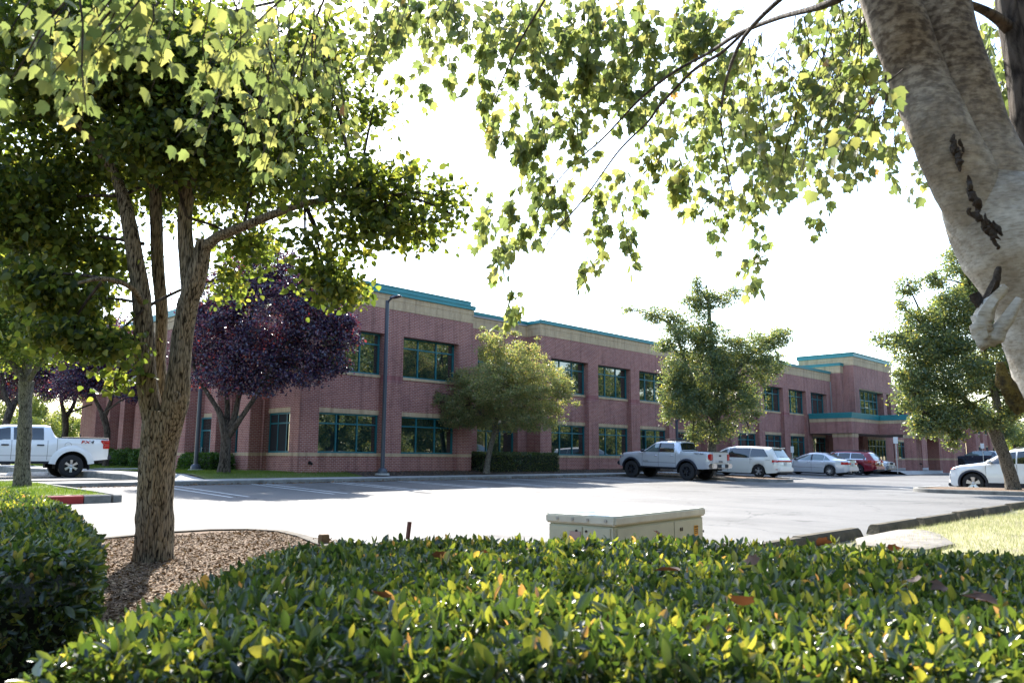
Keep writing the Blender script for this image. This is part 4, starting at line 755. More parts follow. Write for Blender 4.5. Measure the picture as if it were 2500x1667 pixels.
# --- white crossover at the right
sp=dict(wx=(1.34,-1.34),wr=.365,ar=.44,tw=.23,
 roof=[(2.23,.62),(2.20,.80),(2.08,.93),(1.8,1.02),(1.2,1.10),(.98,1.14),(.45,1.46),(.10,1.59),(-.4,1.645),(-1.4,1.63),(-1.9,1.56),(-2.0,1.45),(-2.2,1.08),(-2.27,.60)],
 belt=[(2.23,.58),(2.1,.84),(1.8,.96),(.9,1.045),(-1.5,1.12),(-2.1,1.08),(-2.27,.56)],
 hw=[(2.23,.60),(2.12,.78),(1.85,.90),(1.3,.93),(-1.8,.93),(-2.27,.8)],
 hwr=[(2.23,.5),(2.05,.68),(1.0,.74),(.45,.68),(-1.8,.64),(-2.2,.72),(-2.27,.7)],
 bot=[(2.23,.34),(2.0,.26),(-1.9,.26),(-2.27,.36)],char=.04)
q=(32.35,7.9)
c=Car('crossover','white crossover with black wheel arches parked at the right edge behind the island tree','car',sp,(q[0]+.93,q[1]-1.34,-1.18),R(88),WHITE)
c.wheels(RIM,5,.07,.68,twin=True); c.archtrim(.07,PLAS,.03); hi=lambda x:c.sec(x)[7][1]-.03
c.side('side_window',.90,-.05,lambda x:1.075,mn(hi,slant(.95,1.09,.28,1.50)),CGL,(1,-1)); c.side('side_window',-.10,-.95,1.09,hi,CGL,(1,-1)); c.side('side_window',-1.0,-1.6,lambda x:1.12+.1*sm((-x-1.2)/.4),hi,CGL,(1,-1)); c.top('windscreen',.94,.22,CGL2); c.top('rear_window',-2.02,-2.18,CGL,.85)
c.side('lower_cladding',.95,-.95,.24,.40,PLAS,(1,-1),off=.014); c.pbox('front_valance',1.85,2.22,-.76,.76,.24,.38,PLAS,.03); c.side('head_light',2.18,1.92,.86,.90,mat('lamp_amber',(.30,.05,.03),.2),(1,-1),off=.01,k=2); c.side('fog_lamp',2.205,2.12,.50,.72,HLIGHT,(1,-1),off=.008,n=4)
c.seam((.90,-.08),.42,1.06,(1,)); c.handle(.10,.98,WHITE); c.mirror(.72,1.09,WHITE); c.pbox('grille',2.18,2.235,-.42,.42,.52,.80,PLAS,.02)
for sg in (1,-1): b=MB(); b.tube([(.05,sg*.57,1.60),(-.1,sg*.57,1.66),(-1.5,sg*.57,1.67),(-1.65,sg*.57,1.60)],[.015]*4,8); b.build('roof_rail',PLAS,c.t)
c.plate(-2.28,.8)
# --- slate blue crossover far off at the right
sp2=dict(sp); q=at(2356,1136.5,90)
c=Car('crossover','slate blue crossover parked far off in front of the right wing','car',sp2,(q[0]+1,q[1]-1.0,q[2]-.0),R(84),NAVY)
c.t.scale=(1.08,1.04,1.06); c.wheels(BRIM,5,.06,.66); c.archtrim(.06,PLAS,.03,(1,)); hi=lambda x:c.sec(x)[7][1]-.03
c.side('side_window',.90,-.05,1.075,mn(hi,slant(.95,1.09,.28,1.50)),CGL2,(1,)); c.side('side_window',-.10,-.95,1.09,hi,CGL2,(1,)); c.side('side_window',-1.0,-1.75,1.12,hi,CGL2,(1,)); c.top('windscreen',.94,.22,CGL); c.side('head_light',2.18,1.95,.82,.90,HLIGHT,(1,)); c.seam((.90,-.08),.30,1.06,(1,)); c.mirror(.72,1.09,NAVY,(1,)); c.handle(.1,.98,CHROME)
# ================================================================ PLANTS
K=2500/2352.                        # display pixels of the photo to source pixels
PEARL_=leafmat('pear_leaf',[(0,(.020,.042,.014)),(.5,(.055,.09,.024)),(.85,(.09,.13,.034)),(1,(.14,.16,.045))],.58,.4,(3.9,3.0,1.4))
MAPLEL=leafmat('maple_leaf',[(0,(.065,.10,.04)),(.6,(.11,.145,.055)),(.9945,(.17,.185,.07)),(.998,(.20,.10,.04))],.58,.5,(2.6,2.3,1.6))
PLUML=leafmat('plum_leaf',[(0,(.013,.012,.040)),(.6,(.040,.026,.080)),(.90,(.085,.04,.08)),(1,(.32,.10,.07))],.24,.27,(3.0,.9,.7),spec=.85)
CRABL=leafmat('crabapple_leaf',[(0,(.10,.145,.09)),(.5,(.19,.22,.11)),(.85,(.28,.27,.14)),(1,(.34,.24,.19))],.5,.45,(2.1,1.95,.8))
MIDL=leafmat('green_leaf',[(0,(.06,.105,.075)),(.6,(.125,.17,.095)),(.92,(.19,.215,.09)),(1,(.32,.28,.09))],.48,.38,(2.4,2.1,.9),spec=.6)
HEDL=leafmat('hedge_leaf',[(0,(.010,.024,.011)),(.45,(.026,.056,.019)),(.84,(.065,.098,.026)),(.975,(.15,.17,.05)),(.994,(.16,.10,.06)),(1,(.26,.18,.13))],.42,.28,(4.2,3.2,1.2),spec=.9)
SHRL=leafmat('shrub_leaf',[(0,(.02,.06,.012)),(1,(.07,.14,.02))],.35,.4)
PALEL=leafmat('far_leaf',[(0,(.10,.14,.05)),(1,(.24,.26,.10))],.4,.6)
ORL=leafmat('dead_leaf',[(0,(.09,.045,.028)),(1,(.16,.085,.045))],.25,.6,(1.3,.95,.6))
BARKP=barkmat('pear_bark',(.022,.016,.010),(.34,.275,.19),40,(1,1,.13),1.0)
BARKD=barkmat('dark_bark',(.02,.015,.012),(.10,.08,.065),12,(1,1,.25),.8)
BARKM=mat('pale_smooth_bark',(.62,.60,.55),.85,nscale=7,col2=(.42,.385,.335),bump=.25,bscale=22,stretch=(1,1,1.5))
def _mottle(m):                      # broad patches and fine lenticels of the same bark
    t=m.node_tree; b=t.nodes['Principled BSDF']; src=b.inputs['Base Color'].links[0].from_socket; tc=[n for n in t.nodes if n.type=='TEX_COORD'][0]
    n=t.nodes.new('ShaderNodeTexNoise'); n.inputs['Scale'].default_value=2.2; n.inputs['Detail'].default_value=10; n.inputs['Roughness'].default_value=.75; t.links.new(tc.outputs['Object'],n.inputs[0])
    n2=t.nodes.new('ShaderNodeTexNoise'); n2.inputs['Scale'].default_value=55; n2.inputs['Detail'].default_value=4; mp=t.nodes.new('ShaderNodeMapping'); mp.inputs['Scale'].default_value=(.5,.5,2.2); t.links.new(tc.outputs['Object'],mp.inputs[0]); t.links.new(mp.outputs[0],n2.inputs[0])
    c=t.nodes.new('ShaderNodeValToRGB'); c.color_ramp.elements[0].position=.42; c.color_ramp.elements[0].color=(.62,.57,.50,1); c.color_ramp.elements[1].position=.56; c.color_ramp.elements[1].color=(1,1,1,1); t.links.new(n.outputs[0],c.inputs[0])
    c2=t.nodes.new('ShaderNodeValToRGB'); c2.color_ramp.elements[0].position=.36; c2.color_ramp.elements[0].color=(.35,.31,.27,1); c2.color_ramp.elements[1].position=.52; c2.color_ramp.elements[1].color=(1,1,1,1); t.links.new(n2.outputs[0],c2.inputs[0])
    m1=t.nodes.new('ShaderNodeMix'); m1.data_type='RGBA'; m1.blend_type='MULTIPLY'; m1.inputs[0].default_value=.9; t.links.new(src,m1.inputs[6]); t.links.new(c.outputs[0],m1.inputs[7])
    m2=t.nodes.new('ShaderNodeMix'); m2.data_type='RGBA'; m2.blend_type='MULTIPLY'; m2.inputs[0].default_value=.45; t.links.new(m1.outputs[2],m2.inputs[6]); t.links.new(c2.outputs[0],m2.inputs[7]); sx=t.nodes.new('ShaderNodeSeparateXYZ'); t.links.new(tc.outputs['Object'],sx.inputs[0]); mr=t.nodes.new('ShaderNodeMapRange'); mr.inputs[1].default_value=1.9; mr.inputs[2].default_value=2.8; t.links.new(sx.outputs[2],mr.inputs[0])
    n4=t.nodes.new('ShaderNodeTexNoise'); n4.inputs['Scale'].default_value=26; n4.inputs['Detail'].default_value=6; mp4=t.nodes.new('ShaderNodeMapping'); mp4.inputs['Scale'].default_value=(1,1,1.6); t.links.new(tc.outputs['Object'],mp4.inputs[0]); t.links.new(mp4.outputs[0],n4.inputs[0])
    c4=t.nodes.new('ShaderNodeValToRGB'); c4.color_ramp.elements[0].position=.40; c4.color_ramp.elements[0].color=(.20,.155,.115,1); c4.color_ramp.elements[1].position=.60; c4.color_ramp.elements[1].color=(.60,.53,.44,1); t.links.new(n4.outputs[0],c4.inputs[0])
    m5=t.nodes.new('ShaderNodeMix'); m5.data_type='RGBA'; m5.blend_type='MULTIPLY'; t.links.new(mr.outputs[0],m5.inputs[0]); t.links.new(m2.outputs[2],m5.inputs[6]); t.links.new(c4.outputs[0],m5.inputs[7]); t.links.new(m5.outputs[2],b.inputs['Base Color'])
_mottle(BARKM)
BARKG=barkmat('grey_bark',(.035,.03,.024),(.20,.18,.145),26,(1,1,.22),.8)
TWIG=mat('twig',(.07,.045,.03),.8)
def spline(pts,rad,n=6):
    pts=[np.array(p,float) for p in pts]; out=[];ro=[]
    for i in range(len(pts)-1):
        p0=pts[max(i-1,0)];p1=pts[i];p2=pts[i+1];p3=pts[min(i+2,len(pts)-1)]
        for k in range(n):
            t=k/n; out.append(.5*((2*p1)+(-p0+p2)*t+(2*p0-5*p1+4*p2-p3)*t*t+(-p0+3*p1-3*p2+p3)*t**3)); ro.append(rad[i]+(rad[i+1]-rad[i])*t)
    out.append(pts[-1]); ro.append(rad[-1]); return out,ro
def limb(b,pts,rad,n=12,rough=.18,sub=6,seed=0,fr=4): 
    P,r=spline(pts,rad,sub); b.tube(P,r,n,rough=rough,seed=seed,fr=fr)
def blobpts(bl,base,n,clr=.32,shell=.55,seed=1):
    """bl: (px,py,rx,ry,depth,weight[,rz]) -> leaf clump points and leaf positions, relative to base"""
    g=np.random.default_rng(seed); w=np.array([(b[2]*b[3])**.9*b[5] for b in bl]); w/=w.sum(); Ps=[];Cs=[];Bc=[]
    for b,ww in zip(bl,w):
        px,py,rx,ry,d=b[0]*K,b[1]*K,b[2]*K,b[3]*K,b[4]; c=at(px,py,d); RX,RY=rx*d/F,ry*d/F; RZ=b[6] if len(b)>6 else (RX+RY)*.5
        m=int(n*ww); nc=max(3,int(m/55)); u=g.normal(size=(nc,3)); u/=np.linalg.norm(u,axis=1,keepdims=True); rr=(shell+(1-shell)*g.random(nc))**.6*g.random(nc)**.22; u*=rr[:,None]
        cc=c+u[:,0,None]*RX*RT+u[:,1,None]*RY*UP+u[:,2,None]*RZ*FW; Cs.append(cc-base); Bc.append((c-base,len(cc)))
        wt=g.gamma(2.,1,nc); k=g.choice(nc,m,p=wt/wt.sum()); s=clr*min(1,.5+.5*(RX/1.0)); off=g.normal(size=(m,3))*np.array([s,s,s*.62]); Ps.append(cc[k]-base+off)
    return np.concatenate(Ps),Cs,Bc
def crown(t,bl,base,n,size,mat_,shape='diamond',clr=.32,droop=.5,seed=1,twigs=True,nodes=None,twm=TWIG,tr=.012,upn=.6,shell=.55,lvbias=None):
    P,Cs,Bc=blobpts(bl,base,n,clr,shell,seed); g=np.random.default_rng(seed+5); m=len(P)
    D=g.normal(size=(m,3)); N=g.normal(size=(m,3))+np.array([0,0,upn])
    leaves('crown',P,size,mat_,t,shape,D=D,N=N,droop=droop)
    if twigs:
        b=MB(); nodes=[np.array(q)-base for q in (nodes or [])]
        for (c,k),cc in zip(Bc,Cs):
            if nodes:
                q=min(nodes,key=lambda a:np.linalg.norm(a-c)+max(0,a[2]-c[2])*1.2); mid=(q+c)/2+np.array([0,0,.06*np.linalg.norm(q-c)]); r0=tr*(1.2+.6*np.linalg.norm(q-c)); limb(b,[q,mid,c],[r0,r0*.75,r0*.5],7,.1,4)
            for e in cc[::max(1,len(cc)//14)]:
                mid=(c+e)/2+g.normal(size=3)*.06; limb(b,[c,mid,e],[tr*.8,tr*.5,tr*.25],4,0,3)
        b.build('branches',twm,t,smooth=60)
def tree(name,lab,cat,base,group=None): return thing(name,lab,cat,base,0,group)
def rel(b0,lst): return [np.array(p)-b0 for p in lst]
def A(px,py,d): return at(px*K,py*K,d)
# --- big multi-stemmed tree in the mulch bed
d0=7.5; base=A(352,1302,d0); base[2]=-1.04; T=tree('shade_tree','big left tree with ridged grey brown bark forking into three stems out of the mulch','tree',base)
tb=MB(); s=d0/F*K
def seg(pts,ds=0): return rel(base,[A(x,y,d0+dd) for x,y,dd in pts])
P0=[(350,1318,0),(351,1298,0),(354,1250,0),(357,1150,0),(362,1060,0),(372,985,0),(378,940,0)]
def fiss(b,pts,rad,n=72,sub=14,amp=.03,seed=0):
    P,r=spline(pts,rad,sub); k0=len(b.v); b.tube(P,r,n)
    for ring in range(len(P)):
        for j in range(n):
            i=k0+ring*n+j; v=Vector(b.v[i]); c=Vector(P[ring]); q=(v-c); a=q.normalized()
            w=Vector((a.x*7+seed,a.y*7,a.z*7+v.z*3.2)); f=abs(mnoise.noise(w))*2; f2=abs(mnoise.noise(w*2.3+Vector((5,0,0)))); big=mnoise.noise(Vector((a.x*1.3+seed,a.y*1.3,v.z*1.1)))
            b.v[i]=tuple(c+q*(.97+amp*2.2*(f-.55)+amp*1.6*(f2-.3)+.06*big))
fiss(tb,seg(P0),[66*s,50*s,43*s,39.5*s,39.5*s,44*s,44*s],seed=1,amp=.035)
fiss(tb,seg([(360,1000,-.04),(346,930,-.06),(336,860,-.06),(331,760,-.05),(325,680,0),(312,600,0),(298,520,0),(282,450,.1),(255,380,.2)]),[26*s,24*s,22.5*s,22*s,21*s,19*s,17*s,14*s,10*s],n=48,sub=12,seed=3)
fiss(tb,seg([(385,1000,-.02),(404,920,-.05),(412,850,-.05),(418,780,0),(432,700,0),(450,640,0),(462,590,0),(468,550,0)]),[28*s,30*s,25*s,24*s,23*s,23*s,20*s,16*s],n=48,sub=10,seed=5)
fiss(tb,seg([(372,980,.12),(372,900,.25),(368,820,.3),(372,720,.32),(362,600,.35),(358,480,.4),(352,300,.5),(345,100,.7),(340,-150,1)]),[16*s,14*s,13*s,14*s,15*s,15*s,13*s,11*s,8*s],n=32,sub=8,seed=7)
fiss(tb,seg([(440,690,.05),(430,600,.1),(425,500,.15),(440,380,.2),(446,250,.3),(450,80,.4),(455,-150,.6)]),[20*s,19*s,17*s,15*s,13*s,11*s,8*s],n=32,sub=8,seed=9)
limb(tb,seg([(462,575,0),(500,545,-.05),(560,520,-.1),(630,492,-.15),(700,468,-.2),(780,455,-.2),(860,445,-.2),(940,450,-.2)]),[15*s,12*s,10*s,9*s,7.5*s,5*s,4*s,2*s],12,.25)
limb(tb,seg([(262,400,.2),(225,345,.1),(190,300,.05),(120,270,0),(60,268,0)]),[9*s,9*s,8*s,6*s,4*s],10,.2)
limb(tb,seg([(225,345,.1),(150,250,0),(70,190,0),(0,150,0)]),[8*s,7*s,6*s,4*s],10,.2)
limb(tb,seg([(328,700,0),(300,660,-.4),(240,640,-.7),(180,650,-.9)]),[8*s,6*s,5*s,3*s],8,.2)
# scar knot where a limb was cut
kc=rel(base,[A(405,912,d0-.29)])[0]; tb.tube([kc+RT*(.028*math.cos(a))+UP*(.045*math.sin(a)) for a in np.linspace(0,2*math.pi,22)],[.012]*22,8)
tk=tb.build('trunk',BARKP,T,smooth=70)
nodes=[A(*p) for p in ((346,700,7.5),(330,560,7.5),(282,450,7.6),(430,500,7.6),(440,300,7.8),(350,300,8),(560,520,7.4),(700,468,7.3),(820,450,7.3),(900,448,7.3),(190,300,7.5),(60,268,7.5),(70,190,7.5),(240,640,6.9),(345,100,8.2),(450,80,7.9))]
bl=[(300,200,300,140,8.1,.6,1.5),(110,330,200,190,8,.42,.9),(500,260,170,150,8.1,.6,1.2),(370,330,120,80,7.3,.5,.4),(130,110,190,130,7.5,.5,1.0),(400,420,190,90,8.6,.5,.5),(590,400,150,100,7.9,.42,.8),(690,300,120,110,7.8,.26,.8),
 (790,430,95,55,7.2,.42,.5),(880,470,95,50,7.2,.36,.5),(960,530,60,48,7.3,.30,.4),(1005,450,38,30,7.3,.30,.3),(800,540,75,32,7.2,.35,.4),(745,620,34,40,7.1,.8,.3),(780,665,28,28,7.1,.95,.2),(700,560,28,22,7.1,.35,.2),(930,400,60,26,7.3,.32,.4),(1035,490,18,30,7.3,.4,.2),
 (110,560,150,90,7.8,.42,.7),(165,690,95,70,7.2,.55,.5),(60,480,130,110,7.6,.5,.8),(245,800,38,34,7.0,.8,.3),(150,770,75,28,6.9,.7,.35),(560,560,60,50,8.2,.5,.4),(520,640,30,40,8.2,.4,.4),(245,630,36,70,7.9,.5,.4),(60,640,60,50,7,.6,.5),
 (640,190,150,110,7.8,.30,.8),(740,130,110,80,7.6,.28,.6),(860,240,45,40,7.6,.25,.4),(450,160,190,110,8.4,.55,1),(300,60,240,80,8.2,.55,1),
 (150,-200,300,150,8.5,.25,1.4),(262,880,24,22,7.2,.5,.2)]
crown(T,bl,base,72000,.056,PEARL_,'round',clr=.22,droop=.7,seed=11,nodes=nodes,tr=.010,twm=BARKD)
# --- smaller tree on the grass peninsula
base=A(49,1117,19.6); base[2]=-.79; T=tree('shade_tree','small left tree with a knobbly trunk standing on the grass peninsula','tree',base); d0=19.6; s=d0/F*K; tb=MB()
tt=lambda L: rel(base,[A(x,y,19.6+(z if True else 0)) for x,y,z in L])
fiss(tb,tt([(50,1122,0),(52,1060,0),(57,980,0),(58,920,0),(60,875,0)]),[20*s,16*s,14.5*s,14*s,17*s],n=40,sub=8,amp=.05,seed=21)
for L,r in (([(60,880,0),(35,845,0),(10,810,.3),(-30,770,.5)],[9,7,5,3]),([(60,880,0),(58,820,.2),(50,760,.3),(40,680,.3)],[10,8,6,4]),([(62,880,0),(85,845,-.2),(110,810,-.4),(130,790,-.5)],[8,5,4,2.5]),([(60,870,0),(75,800,.4),(90,740,.5)],[8,6,4])): limb(tb,tt(L),[q*s for q in r],10,.2)
tb.build('trunk',BARKG,T,smooth=70)
bl=[(40,720,120,90,19.6,1),(0,640,110,100,20,.8),(95,790,70,45,19,.9),(-50,760,90,70,19,.7),(110,690,70,70,20,.7),(40,800,70,50,20,.8),(-20,560,120,70,20.5,.5)]
crown(T,bl,base,34000,.07,PEARL_,'diamond',clr=.30,seed=12,nodes=[A(10,810,19.9),A(50,760,19.9),A(110,810,19.2),A(90,740,20.1),A(40,680,19.9)],tr=.02)
# --- purple plums
def plum(lab,base,d,L,bl,n,seed,s0=1):
    T=tree('plum_tree',lab,'tree',base,'purple leaved plum trees'); s=d/F*K; tb=MB()
    for pts,r in L: fiss(tb,rel(base,[A(x,y,d+z) for x,y,z in pts]),[q*s for q in r],n=18,sub=6,amp=.05,seed=seed)
    tb.build('trunk',BARKD,T,smooth=70); crown(T,bl,base,n,.092,PLUML,'diamond',clr=.19,droop=.2,seed=seed,nodes=[A(*(p[0],p[1],d+p[2])) for pts,_ in L for p in pts[-2:]],tr=.018,twm=BARKD); return T
d=29.1; base=A(514,1087,d); base[2]=-.66
TP=plum('large purple plum tree standing on grass before the brick corner',base,d,[([(513,1092,0),(516,1060,0),(518,1020,0),(520,990,0)],[17,13,11.5,13]),([(516,1000,0),(505,950,0),(478,905,.2),(450,860,.3),(440,800,.4)],[9,7,5,4,3]),([(524,1000,0),(540,950,.2),(552,890,.3),(565,820,.2),(575,740,.2),(590,650,.3)],[9,7,5.5,5,4,3]),([(526,1000,0),(560,950,-.3),(600,890,-.5),(640,820,-.6),(680,760,-.6)],[8,6,5,4,3]),([(520,990,0),(522,930,.4),(515,850,.5),(510,760,.6)],[8,6,5,3])],
 [(630,720,140,110,29,1),(575,640,90,75,29.4,1),(600,580,45,30,29.5,.8),(645,640,50,50,29.5,.9),(720,740,75,80,28.6,1),(780,760,38,55,28.5,.9),(760,690,40,30,28.5,.7),(510,760,90,90,29.5,1),(470,840,70,60,29.5,.9),(690,850,75,38,28.4,.9),(770,830,30,38,28.4,.8),(600,810,140,65,29,1),(540,870,80,40,28.8,.9),(620,880,60,25,28.5,.7),(700,660,40,30,29,.7),(480,690,60,60,29.7,.8),(610,560,16,16,29.3,.7),(660,600,20,22,28.9,.7),(700,640,24,22,28.6,.7),(800,735,18,22,28.2,.8),(815,780,12,18,28.2,.7),(560,650,30,30,29.2,.6),(530,700,26,26,29.2,.6),(490,740,24,24,29.2,.6),(735,820,24,24,28.2,.8)],80000,31)
d=39.; base=A(242,1077,d); base[2]=-.6
TB=plum('purple plum tree rising right behind the white pickup tailgate',base,d,[([(243,1085,0),(243,1040,0),(246,990,0),(236,950,0)],[9,7,7,8]),([(240,960,0),(225,930,0),(205,890,0),(180,860,.2)],[6,4.5,4,3]),([(240,955,0),(255,920,0),(262,880,.2),(280,830,.3)],[6,4.5,4,3])],
 [(230,850,90,55,39,1),(170,880,60,50,38.5,.8),(300,870,60,55,38.5,.9),(250,780,90,60,39.5,.9),(330,900,40,30,38,.6),(200,820,80,50,39.5,.9)],42000,33)
def copytree(src,loc,rz,sc,lab,group=None):
    r=src.copy(); C.objects.link(r); r.location=loc; r.rotation_euler=(0,0,rz); r.scale=(sc,sc,sc); r['label']=lab
    if group: r['group']=group
    elif 'group' in r.keys() and group=='' : del r['group']
    for ch in src.children: c=ch.copy(); C.objects.link(c); c.parent=r
    return r
for px,dd,rz,sc,lb in ((132,47,1.2,1.0,'purple plum tree behind the white pickup cab, left of the dark pole'),(190,50,2.5,1.1,'purple plum tree behind the pickup bed, right of the dark pole'),(15,44,4.0,1.15,'purple plum tree at the far left edge above the white pickup'),(70,56,5.2,1.2,'purple plum tree glimpsed between the trunk and the pickup roof')):
    q=A(px,1060,dd); copytree(TB,(q[0],q[1],-.65),rz,sc*1.15,lb)
# --- crabapple in front of the recessed wall
d=36.9; base=A(1117,1082,d); base[2]=-.66; T=tree('crabapple_tree','yellow green crabapple tree with a pale thin trunk before the dark clipped hedge','tree',base); s=d/F*K; tb=MB()
for pts,r in (([(1117,1086,0),(1120,1060,0),(1126,1030,0),(1134,1000,0),(1138,985,0)],[9,6.5,5.5,5.5,6]),([(1137,1000,0),(1132,975,0),(1105,950,.2),(1080,930,.3)],[4,3.5,3,2]),([(1138,995,0),(1160,965,0),(1190,940,-.3),(1230,920,-.5)],[4.5,4,3,2]),([(1138,990,0),(1142,950,.2),(1150,900,.3),(1155,840,.3)],[4.5,3.5,3,2])): limb(tb,rel(base,[A(x,y,d+z) for x,y,z in pts]),[q*s for q in r],14,.12)
tb.build('trunk',BARKG,T,smooth=70)
bl=[(1150,890,110,80,36.9,1),(1080,930,70,60,36.9,1),(1180,830,80,45,35.9,.9),(1250,900,65,60,35.2,1),(1235,960,75,38,35.3,.9),(1150,880,80,60,35.0,.8),(1045,950,40,45,36.8,.9),(1125,795,42,35,35.9,.8),(1290,890,28,35,35.0,.8),(1215,800,26,22,35.5,.6),(1010,925,22,20,36.8,.6),(1310,925,25,8,36.3,.5),(1150,960,110,35,36.9,.9),(1060,870,30,30,37,.7),(1185,775,10,22,37,.35),(1235,785,10,16,37,.3),(1110,765,9,16,37,.3),(1275,850,30,18,36.5,.5),(1000,900,10,8,36.8,.3),(1160,770,8,18,37,.25),(1255,830,16,20,36.6,.4)]
crown(T,bl,base,88000,.070,CRABL,'diamond',clr=.13,droop=.1,seed=14,nodes=[A(1080,930,37.2),A(1230,920,36.4),A(1155,840,37.2),A(1142,950,37)],tr=.014,upn=.3)
# --- tree on the narrow island
d=40.1; base=A(1634,1100,d); base[2]=-.86; TM=tree('shade_tree','irregular green tree with three leafy lobes rising behind the silver grey pickup','tree',base); s=d/F*K; tb=MB()
for pts,r in (([(1633,1105,0),(1634,1060,0),(1636,1020,0),(1640,985,0),(1643,940,0),(1640,870,0),(1632,780,.2),(1628,700,.3),(1622,655,.3)],[13,10.5,9.5,9.5,9,7,5.5,4,2]),([(1640,960,0),(1600,900,0),(1570,820,.3),(1545,750,.3),(1500,725,.3)],[7,5,4,3,2]),([(1643,930,0),(1680,870,-.3),(1720,820,-.5),(1770,780,-.5)],[7,5,4,2.5]),([(1640,980,0),(1660,940,.5),(1690,900,.8)],[6,4,3])): limb(tb,rel(base,[A(x,y,d+z) for x,y,z in pts]),[q*s for q in r],12,.2)
tb.build('trunk',BARKG,TM,smooth=70)
bl=[(1620,860,75,85,40,1.1),(1575,760,62,50,40.2,1),(1515,722,45,20,40.2,.9),(1450,713,30,9,40.2,.6),(1610,700,30,35,40.3,1),(1600,655,20,20,40.3,.8),(1655,685,45,22,40.2,.7),(1690,665,18,20,40.2,.6),(1730,800,55,45,39.6,1),(1775,775,42,26,39.6,.8),(1810,760,14,10,39.6,.5),(1755,850,40,40,39.6,.9),(1690,920,62,55,39.8,1),(1600,930,62,50,39.8,1),(1555,850,36,60,40,.9),(1540,900,26,45,39.7,.8),(1635,990,62,26,39.8,.9),(1545,950,35,25,39.6,.7),(1640,790,48,60,40.2,1),(1525,790,30,20,40,.6),(1740,960,16,16,39.5,.5),(1720,985,12,12,39.5,.35),(1680,850,50,45,40,.9),(1580,690,20,14,40.2,.5),(1790,830,18,20,39.5,.5),(1590,1010,20,18,39.6,.5)]
crown(TM,bl,base,85000,.09,MIDL,'diamond',clr=.18,droop=.2,seed=15,nodes=[A(1640,870,40.1),A(1632,780,40.3),A(1628,700,40.4),A(1570,820,40.4),A(1500,725,40.4),A(1680,870,39.8),A(1770,780,39.6),A(1600,900,40.1),A(1690,900,40.9)],tr=.022)
# --- tree on the right island
d=25.7; base=A(2326,1122,d); base[2]=-.93; TR=tree('shade_tree','leaning green tree on the right island in front of the white crossover','tree',base); s=d/F*K; tb=MB()
for pts,r in (([(2328,1128,0),(2322,1095,0),(2308,1050,0),(2292,1010,0),(2280,975,0)],[19,14.5,14,14.5,14]),([(2280,985,0),(2262,960,0),(2230,930,0),(2190,900,0),(2130,880,0)],[10,8,7,5,3]),([(2284,985,0),(2290,930,0),(2270,850,.2),(2250,760,.3),(2230,660,.4),(2215,600,.4)],[11,9,7,5,3.5,2]),([(2230,930,0),(2180,940,-.3),(2120,945,-.5)],[5,4,2.5]),([(2275,880,.1),(2200,800,.1),(2130,760,0)],[6,4,2.5])): fiss(tb,rel(base,[A(x,y,d+z) for x,y,z in pts]),[q*s for q in r],n=22,sub=6,amp=.05,seed=41)
tb.build('trunk',BARKG,TR,smooth=70)
bl=[(2180,860,90,75,25.7,1),(2105,800,70,45,25.5,.9),(2035,775,42,14,25.5,.7),(2120,735,60,40,25.8,.8),(2200,710,65,60,25.9,.9),(2155,640,30,30,26,.6),(2205,600,45,38,26,.7),(2250,650,45,70,26,.8),(2100,900,45,50,25.3,1),(2150,960,60,40,25.3,1),(2215,950,70,38,25.5,.9),(2085,655,26,30,25.8,.5),(2290,840,60,90,26,1),(2190,1005,18,26,25.2,.8),(2340,890,50,70,25.7,.9),(2290,730,55,80,26,.8),(2095,860,35,35,25.3,.8),(2120,985,40,18,25.2,.7),(2245,560,25,20,26,.4),(2170,780,70,50,25.8,.9),(2290,960,50,30,25.8,.7),(2065,700,25,20,25.7,.35)]
crown(TR,bl,base,80000,.08,MIDL,'diamond',clr=.17,droop=.3,seed=16,nodes=[A(2230,930,25.7),A(2190,900,25.7),A(2270,850,25.9),A(2250,760,26),A(2230,660,26.1),A(2120,945,25.2),A(2130,760,25.7),A(2200,800,25.8)],tr=.018,twm=BARKD)
# --- foreground maple: pale trunk at the right edge, crown hanging across the top
base=A(2760,1700,3.6); base[2]=-1.06; TF=tree('maple_tree','nearest tree, its smooth pale leaning trunk at the right edge, leaves across the top','tree',base); d=3.5; s=d/F; tb=MB()
def a2(L,dd=3.5): return rel(base,[at(x,y,dd+z) for x,y,z in L])
def smoothlimb(b,L,r,seed,n=56,sub=14):
    P,rr=spline(a2(L),[q*s for q in r],sub); k0=len(b.v); b.tube(P,rr,n)
    for ring in range(len(P)):
        for j in range(n):
            i=k0+ring*n+j; v=Vector(b.v[i]); c=Vector(P[ring]); q=v-c; a=q.normalized()
            f=mnoise.noise(v*3.2+Vector((seed,0,0)))*.06+mnoise.noise(v*11)*.022+mnoise.noise(v*34)*.008+.012*abs(mnoise.noise(Vector((v.x*6,v.y*6,v.z*40)))); b.v[i]=tuple(c+q*(1+f))
smoothlimb(tb,[(2930,1720,.1),(2800,1350,.05),(2700,1060,0),(2655,930,0),(2618,800,0),(2570,700,0),(2482,580,0),(2405,480,.02),(2370,400,.04)],[210,165,140,145,150,140,138,105,45],51)
smoothlimb(tb,[(2450,640,.0),(2362,450,-.02),(2300,330,-.05),(2238,180,0),(2178,20,0),(2110,-150,.1),(2020,-420,.2)],[70,76,68,64,62,60,50],53)
smoothlimb(tb,[(2490,640,.03),(2430,480,.04),(2375,330,.05),(2322,150,.05),(2285,10,.1),(2240,-200,.2),(2180,-450,.3)],[95,98,82,76,74,70,60],55)
tk=tb.build('trunk',BARKM,TF,smooth=70)
KN=mat('healed_knot',(.36,.335,.30),.8,nvar=.25,nscale=14,bump=.4,bscale=40); DKB=mat('bark_fissure',(.045,.032,.022),.95,nvar=.5,nscale=30,bump=.8,bscale=60)
